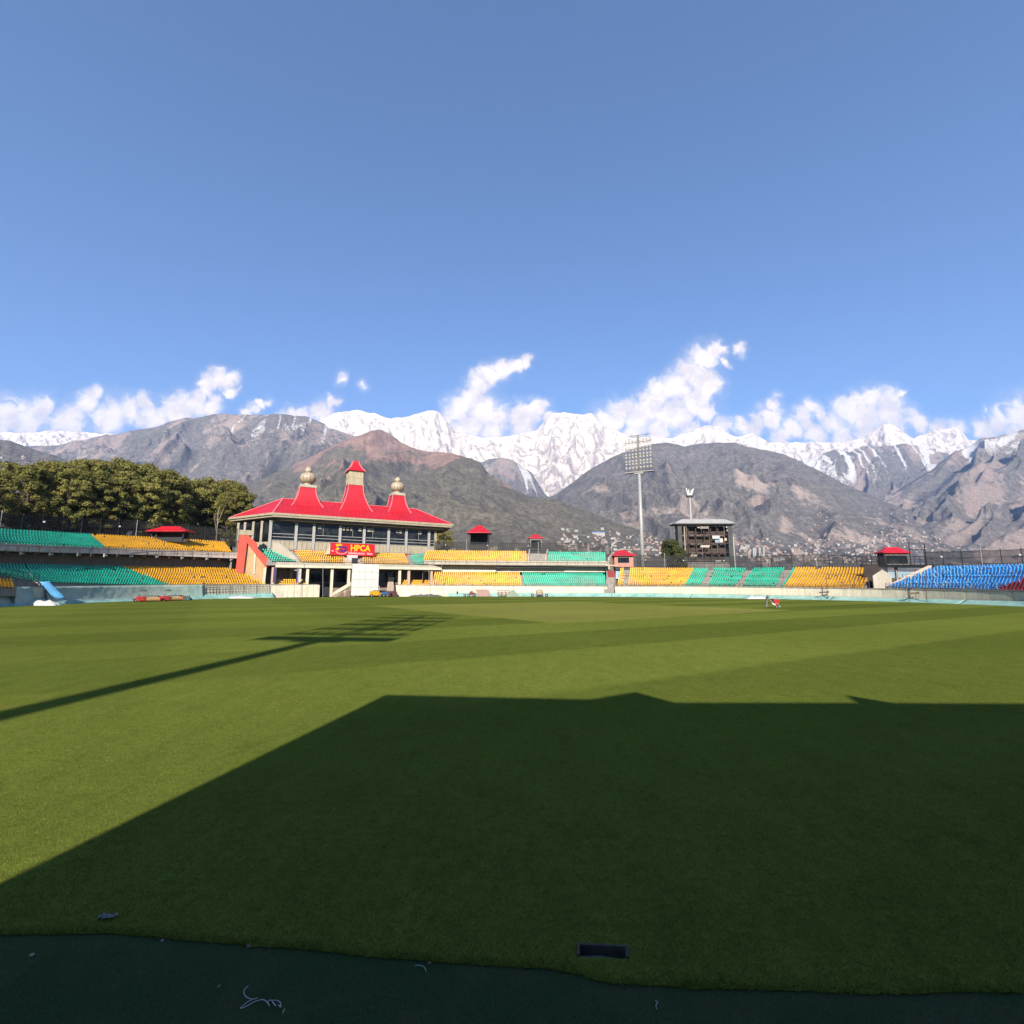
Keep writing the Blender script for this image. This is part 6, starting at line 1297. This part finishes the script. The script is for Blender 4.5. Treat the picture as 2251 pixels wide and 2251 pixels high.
def cart(name, label, px_, py_, kind):
    g = gnd(px_, py_); t = thing(name, label, name.split('_')[-1], tuple(g)); x, y = float(g[0]), float(g[1]); mb = MB()
    if kind == 'tank':
        mb.lathe((x, y, 0), [(.55, .3), (.6, .9), (1.2, 1.0), (1.75, .85), (1.95, .3)], 14); mb.build('tank', m_tan, t); mb = MB(); mb.box((x, y, .45), (2.6, .9, .2)); mb.build('chassis', m_rail, t)
        for dx in (-1.9, 1.9): wheel(t, (x+dx, y, .42), .42, .3, (0, 1, 0)); 
        mb = MB(); mb.bar((x-1.9, y, .42), (x+1.9, y, .42), .1); mb.build('axle', m_galv, t)
    if kind == 'mower':
        mb.box((x, y, .75), (1.5, .9, .7)); mb.box((x-.2, y, 1.25), (.7, .6, .4)); mb.build('body', mat('maroon_paint', (.14, .035, .035), .6, .2, 2), t); mb = MB(); mb.bar((x-.7, y, 1.0), (x-1.1, y, 2.3), .06); mb.bar((x-.1, y, 1.4), (x+.05, y, 2.9), .06); mb.build('handle', m_steel, t)
        for dx in (-.9, .8): wheel(t, (x+dx, y-.3, .4), .4, .25, (0, 1, 0))
        wheel(t, (x-2.0, y, .35), .35, .3, (0, 1, 0)); mb = MB(); mb.bar((x-2.0, y, .4), (x-.6, y, .55), .08); mb.build('drawbar', m_steel, t)
    if kind == 'board':
        mb.hexa([(x-1.6, y, .05), (x+1.9, y, .05), (x+1.9, y+.12, .05), (x-1.6, y+.12, .05), (x-2.3, y+.9, 1.9), (x+1.2, y+.9, 1.9), (x+1.2, y+1.02, 1.9), (x-2.3, y+1.02, 1.9)]); mb.build('board', mat('pinkish_board', (.30, .19, .155), .8, .15, 1), t); mb = MB(); mb.bar((x-.2, y+1.0, 1.6), (x+.2, y+2.2, .05), .08); mb.build('prop', m_rail, t)
    if kind == 'rack':
        for dx in (-1.6, -.6, .4, 1.4): mb.bar((x+dx, y, .1), (x+dx, y, 1.7), .12)
        for z in (.5, 1.1, 1.6): mb.bar((x-1.8, y, z), (x+1.6, y, z), .14)
        mb.build('frame', m_rust, t); mb = MB()
        for dx in (-1.1, .0, 1.0): mb.lathe((x+dx, y-.1, .2), [(0, .3), (.5, .42), (1.0, .38), (1.2, .1)], 9)
        mb.build('cover_roll', m_tan, t)
    if kind == 'tent':
        mb.add([(x-1.9, y-.6, 0), (x+1.9, y-.6, 0), (x+1.9, y+.8, 0), (x-1.9, y+.8, 0), (x-.5, y, 1.7), (x+.35, y, 1.7)], [(0, 1, 5, 4), (1, 2, 5), (2, 3, 4, 5), (3, 0, 4), (3, 2, 1, 0)]); mb.build('net', mat('grey_green_net', (.20, .25, .19), .85, .2, 2), t); mb = MB(); mb.bar((x-.5, y, 1.72), (x+.35, y, 1.72), .08); mb.build('ridge_pole', m_galv, t)
    return t
cart('roller_tank', 'round tan tank on two small wheels at the far centre boundary', 1186, 1311.8, 'tank'); cart('maroon_mower', 'maroon mower with upright handles at the far boundary', 1038, 1311.6, 'mower'); cart('leaning_board', 'pinkish board leaning beside the maroon mower', 1064, 1311.6, 'board'); cart('equipment_rack', 'rusty rack of rolled covers between the pinkish board and the net', 1108, 1311.6, 'rack'); cart('folded_net', 'grey-green net propped like a tent right of the rusty rack', 1128, 1311.6, 'tent')
# machines before the pavilion
def gL(px, py): u, z = onp(px, py, VS-3.4); return u
u = gL(821, 1300); v = VS-4.6; t = thing('roller_cart', 'yellow machine with a white frame at the foot of the sight screen', 'machine', LW(u, v, 0)); pbox('body', m_ylwmach, t, u-1.2, u+1.1, v-.5, v+.6, .35, 1.5); pbox('bonnet', m_ylwmach, t, u+1.1, u+1.8, v-.4, v+.5, .45, 1.05)
mb = MB()
for q in (-1.2, 1.1): mb.bar(LW(u+q, v-.4, 1.5), LW(u+q, v-.4, 2.7), .09)
mb.bar(LW(u-1.3, v-.4, 2.7), LW(u+1.2, v-.4, 2.75), .12); mb.build('frame', m_white, t)
for q in (-.9, 1.3): wheel(t, LW(u+q, v-.5, .36), .36, .25, tuple(VH))
u = gL(856, 1300); t = thing('field_roller', 'maroon ride-on roller with a tan padded cover right of the sight screen', 'roller', LW(u, v, 0)); m_mar = mat('maroon_steel', (.10, .035, .04), .6, .25, 2)
for q in (-.9, .9): mb = MB(); mb.tube([LW(u+q, v-.8, .75), LW(u+q, v+.8, .75)], .75, 18); mb.build('drum', m_mar, t)
pbox('chassis', m_mar, t, u-1.5, u+1.5, v-.85, v+.85, .95, 1.35)
mb = MB(); mb.hexa([LW(u-1.1, v-.6, 1.35), LW(u+.9, v-.6, 1.35), LW(u+.9, v+.6, 1.35), LW(u-1.1, v+.6, 1.35), LW(u-.8, v-.5, 4.0), LW(u+.7, v-.5, 4.0), LW(u+.7, v+.5, 4.0), LW(u-.8, v+.5, 4.0)]); o = mb.build('padded_cover', m_tan, t); bv = o.modifiers.new('b', 'BEVEL'); bv.width = .3; bv.segments = 3
mb = MB(); mb.box(LW(u+.05, v, 4.6), (1.5, .9, 1.1), PANG); o = mb.build('seat', m_rubber, t); bv = o.modifiers.new('b', 'BEVEL'); bv.width = .2; bv.segments = 2
u = gL(842, 1302); t = thing('sprayer_barrow', 'small blue barrow between the sight screen and the maroon roller', 'barrow', LW(u, v-.6, 0)); pbox('tray', mat('blue_paint', (.03, .10, .22), .5, .2, 2), t, u-.9, u+.9, v-1.0, v-.2, .55, 1.3); wheel(t, LW(u-.4, v-1.1, .35), .35, .2, tuple(VH)); wheel(t, LW(u+.5, v-1.1, .35), .35, .2, tuple(VH))
mb = MB(); mb.bar(LW(u+.8, v-.6, 1.1), LW(u+1.5, v-.6, 1.9), .07); mb.build('handle', m_galv, t)
for px_, lab in ((604, 'orange bag on the boundary left of the grey folded cover'), (690, 'pale sack at the end of the pavilion low wall'), (676, 'dark wheeled barrow before the pavilion low wall')):
    g = gnd(px_, 1310.5); mb = MB(); mb.lathe((g[0], g[1], 0), [(0, .5), (.3, .65), (.7, .5), (.95, .15)], 9); o = mb.build('sack', m_redmach if px_ == 604 else m_white if px_ == 690 else m_rubber, smooth=True); tag(o, lab, 'sack')

# ================================================================== PEOPLE
def person(label, loc, heading, J, E, rad, mats, hat=None):
    """one continuous skinned body from a jointed skeleton; mats: function(centre, joint_dist) -> material index"""
    me = bpy.data.meshes.new('person'); names = list(J); me.from_pydata([J[n] for n in names], [(names.index(a), names.index(b)) for a, b in E], [])
    o = bpy.data.objects.new('tmp_person', me); COL.objects.link(o); sk = o.modifiers.new('skin', 'SKIN'); ss = o.modifiers.new('sub', 'SUBSURF'); ss.levels = 2; ss.render_levels = 2
    if not me.skin_vertices: 
        bpy.context.view_layer.objects.active = o
    sv = me.skin_vertices[0].data if me.skin_vertices else None
    if sv:
        for i, n in enumerate(names): sv[i].radius = (rad[n], rad[n]) if not hasattr(rad[n], '__len__') else rad[n]; sv[i].use_root = (n == 'pelvis')
    dg = bpy.context.evaluated_depsgraph_get(); dg.update(); m2 = bpy.data.meshes.new_from_object(o.evaluated_get(dg)); bpy.data.objects.remove(o); m2.name = 'body'
    for q in mats[0]: m2.materials.append(q)
    for p in m2.polygons: p.material_index = mats[1](p.center); p.use_smooth = True
    t = thing('person', label, 'person', loc, rz=heading); b = bpy.data.objects.new('body', m2); COL.objects.link(b); b.parent = t
    return t
m_skin = mat('skin', (.20, .11, .075), .6, .05); m_jkt = mat('grey_jacket', (.115, .10, .105), .85, .15, 6); m_trs = mat('grey_trousers', (.17, .16, .18), .85, .15, 6); m_drk = mat('dark_clothes', (.05, .05, .055), .85, .2, 5); m_shoe = mat('shoe', (.03, .028, .025), .7); m_hair = mat('black_hair', (.012, .01, .01), .7)
def skel(lean=0.2, stepL=.2, stepR=-.15, armL=(.45, .16, 1.0), armR=(.45, -.16, 1.0)):
    """faces +x; y left; returns joints, edges, radii"""
    J = {'pelvis': (0, 0, .92)}; s = math.sin(lean); c = math.cos(lean); sp = lambda d, y=0: (s*d, y, .92+c*d)
    J['belly'] = sp(.18); J['chest'] = sp(.38); J['neck'] = sp(.56); J['head0'] = (sp(.64)[0]+.02, 0, sp(.64)[2]); J['head1'] = (sp(.76)[0]+.03, 0, sp(.76)[2])
    E = [('pelvis', 'belly'), ('belly', 'chest'), ('chest', 'neck'), ('neck', 'head0'), ('head0', 'head1')]; R = {'pelvis': (.15, .12), 'belly': (.145, .115), 'chest': (.17, .13), 'neck': .06, 'head0': (.085, .09), 'head1': (.085, .10)}
    for sd, nm, st, hd in ((1, 'l', stepL, armL), (-1, 'r', stepR, armR)):
        J['hip'+nm] = (0, sd*.10, .86); J['knee'+nm] = (st*.5+.04, sd*.11, .48); J['ank'+nm] = (st, sd*.11, .09); J['toe'+nm] = (st+.17, sd*.12, .045)
        sh = sp(.50, sd*.19); J['sho'+nm] = sh; hd = Vector(hd); el = Vector(sh)*.5+hd*.5+Vector((-.05, sd*.06, -.10)); J['elb'+nm] = tuple(el); J['wri'+nm] = tuple(hd-(hd-el).normalized()*.09); J['palm'+nm] = tuple(hd)
        E += [('pelvis', 'hip'+nm), ('hip'+nm, 'knee'+nm), ('knee'+nm, 'ank'+nm), ('ank'+nm, 'toe'+nm), ('chest', 'sho'+nm), ('sho'+nm, 'elb'+nm), ('elb'+nm, 'wri'+nm), ('wri'+nm, 'palm'+nm)]
        R.update({'hip'+nm: .10, 'knee'+nm: .068, 'ank'+nm: .05, 'toe'+nm: .04, 'sho'+nm: .075, 'elb'+nm: .05, 'wri'+nm: .034, 'palm'+nm: (.04, .026)})
        d = (hd-el).normalized(); 
        for f_, (oy, ln) in enumerate(((-.036, .075), (-.012, .09), (.012, .085), (.036, .065))):
            k1, k2 = f'f{f_}a{nm}', f'f{f_}b{nm}'; b0 = hd+d*.05+Vector((0, oy, 0)); J[k1] = tuple(b0); J[k2] = tuple(b0+d*ln*.5+Vector((0, 0, -ln*.55))); E += [('palm'+nm, k1), (k1, k2)]; R[k1] = .011; R[k2] = .009
        J['th'+nm] = tuple(hd+Vector((.02, -sd*.055, -.03))); E.append(('palm'+nm, 'th'+nm)); R['th'+nm] = .011
    return J, E, R
def body_mats(shirt, trousers, headz, hands):
    def f(c):
        if c.z > headz+.115: return 3
        if c.z > headz: return 2
        if any((Vector(h)-c).length < .11 for h in hands): return 2
        if c.z < .10: return 4
        return 1 if c.z < .90 else 0
    return [shirt, trousers, m_skin, m_hair, m_shoe], f
hA, hB = (.62, .20, .98), (.62, -.20, .98); J, E, R_ = skel(.26, .16, -.22, hA, hB); g = gnd(1686, 1336.3)
pz_ = person('groundsman in grey clothes pushing a red sprayer across the outfield', tuple(g), .05, J, E, R_, body_mats(m_jkt, m_trs, .92+.60*math.cos(.26), [hA, hB]))
hA, hB = (.28, .24, .82), (-.18, -.26, .80); J, E, R_ = skel(.10, .34, -.30, hA, hB); g2 = gnd(1005, 1311)
person('person in dark clothes walking along the far boundary', tuple(g2), .1, J, E, R_, body_mats(m_drk, m_drk, .92+.60, [hA, hB]))
# red sprayer in the groundsman's hands
x, y = float(g[0])+.62, float(g[1]); t = thing('line_sprayer', 'red hopper sprayer with a green front wheel pushed by the groundsman', 'sprayer', (x+.5, y, 0)); mb = MB()
for s in (-.2, .2): mb.tube([(x-.06, y+s, .96), (x+.25, y+s, .80), (x+.95, y+s*.8, .42)], .018, 6)
mb.build('handle', m_galv, t); mb = MB(); mb.add([(x+.15, y-.32, 1.18), (x+1.05, y-.32, 1.06), (x+1.05, y+.32, 1.06), (x+.15, y+.32, 1.18), (x+.42, y-.14, .45), (x+.78, y-.14, .40), (x+.78, y+.14, .40), (x+.42, y+.14, .45)], [(0, 1, 2, 3), (7, 6, 5, 4), (0, 4, 5, 1), (1, 5, 6, 2), (2, 6, 7, 3), (3, 7, 4, 0)]); mb.build('hopper', m_redmach, t)
mb = MB(); mb.hexa([(x-.02, y-.2, .50), (x+.45, y-.2, .28), (x+.45, y+.2, .28), (x-.02, y+.2, .50), (x+.0, y-.2, .72), (x+.45, y-.2, .50), (x+.45, y+.2, .50), (x+.0, y+.2, .72)]); mb.build('tank', m_white, t)
wheel(t, (x+1.0, y, .20), .20, .14, (0, 1, 0), mat('green_wheel', (.03, .09, .035), .6)); wheel(t, (x+.5, y-.26, .15), .15, .08, (0, 1, 0)); mb = MB(); mb.bar((x+.5, y-.28, .3), (x+.62, y-.28, .04), .05); mb.bar((x+.8, y, .42), (x+1.0, y, .2), .05); mb.build('leg', m_redmach, t)

# ================================================================== FOREGROUND
t = thing('drain_pit', 'open rectangular drain pit with worn concrete rim in the shaded grass', 'drain', (.72, 4.38, -.3)); m_pit = mat('dirty_concrete', (.075, .066, .058), .95, .3, 12, .4, 40)
mb = MB(); q = PIT; zz = -.34
for a, b in zip(q, q[1:]+q[:1]): mb.quad((*a, -.003), (*b, -.003), (*b, zz), (*a, zz))
mb.quad(*[(*p, zz) for p in q]); mb.build('pit_wall', m_pit, t)
mb = MB(); mb.bar((.515, 4.32, .004), (.535, 4.45, .004), .022, .03); mb.bar((.895, 4.295, .004), (.915, 4.42, .004), .026, .032); mb.bar((.53, 4.45, .0), (.915, 4.425, .0), .02, .02); mb.build('rim', m_pit, t)
mb = MB(); mb.tube([(.54, 4.405, -.075), (.70, 4.402, -.07), (.89, 4.38, -.085)], .022, 7); mb.build('pipe', mat('grey_pipe', (.13, .125, .12), .7, .2, 10), t)
def thread(lab, pts, r=.0028, m=m_white, name='thread'):
    P = [Vector((*gnd(x_, y_, -.008)[:2], -.008+r+.004*(i % 3))) for i, (x_, y_) in enumerate(pts)]; Q = []
    for i in range(len(P)-1):
        p0, p1, p2, p3 = P[max(i-1, 0)], P[i], P[i+1], P[min(i+2, len(P)-1)]
        for s in range(5): u_ = s/5; Q.append(.5*((2*p1)+(-p0+p2)*u_+(2*p0-5*p1+4*p2-p3)*u_*u_+(-p0+3*p1-3*p2+p3)*u_**3))
    Q.append(P[-1]); mb = MB(); mb.tube(Q, r, 5); tag(mb.build(name, m), lab, 'thread')
thread('curled white thread lying on the green mat at the bottom left', [(546, 2168), (536, 2180), (540, 2194), (555, 2198), (566, 2196), (548, 2204), (531, 2214), (530, 2219), (545, 2214), (562, 2202), (578, 2200), (588, 2208), (592, 2212), (588, 2206), (594, 2202), (602, 2206), (606, 2214), (598, 2204), (608, 2200), (616, 2206), (617, 2218), (612, 2210)])
thread('short white thread end beside the curled thread', [(625, 2219), (623, 2226), (621, 2231)]); thread('short curved white thread near the grass edge', [(912, 2124), (922, 2124), (932, 2129), (937, 2136)]); thread('tiny white fleck of thread left of the curled one', [(478, 2171), (484, 2167)]); thread('tiny pale thread on the mat right of the drain pit', [(1441, 2201), (1446, 2206), (1442, 2214), (1444, 2220)])
for i, (x_, y_, s) in enumerate(((357, 2068, .014), (472, 2068, .012), (592, 2082, .012), (548, 2081, .022), (70, 2100, .018), (944, 2118, .016))):
    p = gnd(x_, y_, -.008); mb = MB(); mb.lathe((p[0], p[1], -.008), [(0, s*.9), (s*.35, s), (s*.7, s*.5)], 6, i); tag(mb.build('pebble', mat('pale_crumb', (.35, .28, .22), .9, .2, 30) if i not in (3, 5) else mat('brown_leaf', (.2, .12, .08), .9)), ('small pale crumb at the grass edge, far left one', 'small pale crumb at the grass edge, middle left one', 'small pale crumb at the grass edge right of the brown leaf', 'brown leaf scrap at the grass edge', 'small reddish crumb on the mat at the far left', 'brown leaf scrap by the curved thread')[i], 'crumb')
# torn scrap of cloth and dry grass on the left
p = gnd(232, 2020); G = []; nx, ny = 9, 5
for j in range(ny): G.append([(p[0]-.06+.15*i/(nx-1)+.01*math.sin(j*2+i), p[1]-.03+.06*j/(ny-1)+.012*math.sin(i*1.3), .012+.02*abs(math.sin(i*1.1+j))) for i in range(nx)])
mb = MB(); mb.grid(np.array(G)); tag(mb.build('cloth_scrap', mat('grey_rag', (.22, .21, .21), .9, .2, 20)), 'torn pale scrap lying in the shaded grass at the lower left', 'scrap')
# ================================================================== overall reflectance of the painted and planted surfaces (exposed for a bright afternoon)
ALB = .80
for m in bpy.data.materials:
    if not m.use_nodes: continue
    for n in list(m.node_tree.nodes):
        if n.type == 'BSDF_PRINCIPLED':
            s_ = n.inputs['Base Color']
            if s_.is_linked:
                x = m.node_tree.nodes.new('ShaderNodeVectorMath'); x.operation = 'SCALE'; x.inputs['Scale'].default_value = ALB; m.node_tree.links.new(s_.links[0].from_socket, x.inputs[0]); m.node_tree.links.new(x.outputs[0], s_)
            else: v = s_.default_value; s_.default_value = (v[0]*ALB, v[1]*ALB, v[2]*ALB, 1)
# ================================================================== HAZE
k = custom('valley_haze'); k.n.remove(k.b)
pv = k.N('ShaderNodeVolumePrincipled'); pv.inputs['Color'].default_value = HAZE_COL; pv.inputs['Density'].default_value = HAZE_D; pv.inputs['Anisotropy'].default_value = .1
k.l.new(pv.outputs[0], k.n['Material Output'].inputs['Volume'])
mb = MB(); mb.box((0, 0, 1749), (31000, 31000, 3502)); hz = mb.build('haze', k.m); tag(hz, 'thin blue valley haze in front of the mountains', 'haze', kind='stuff')
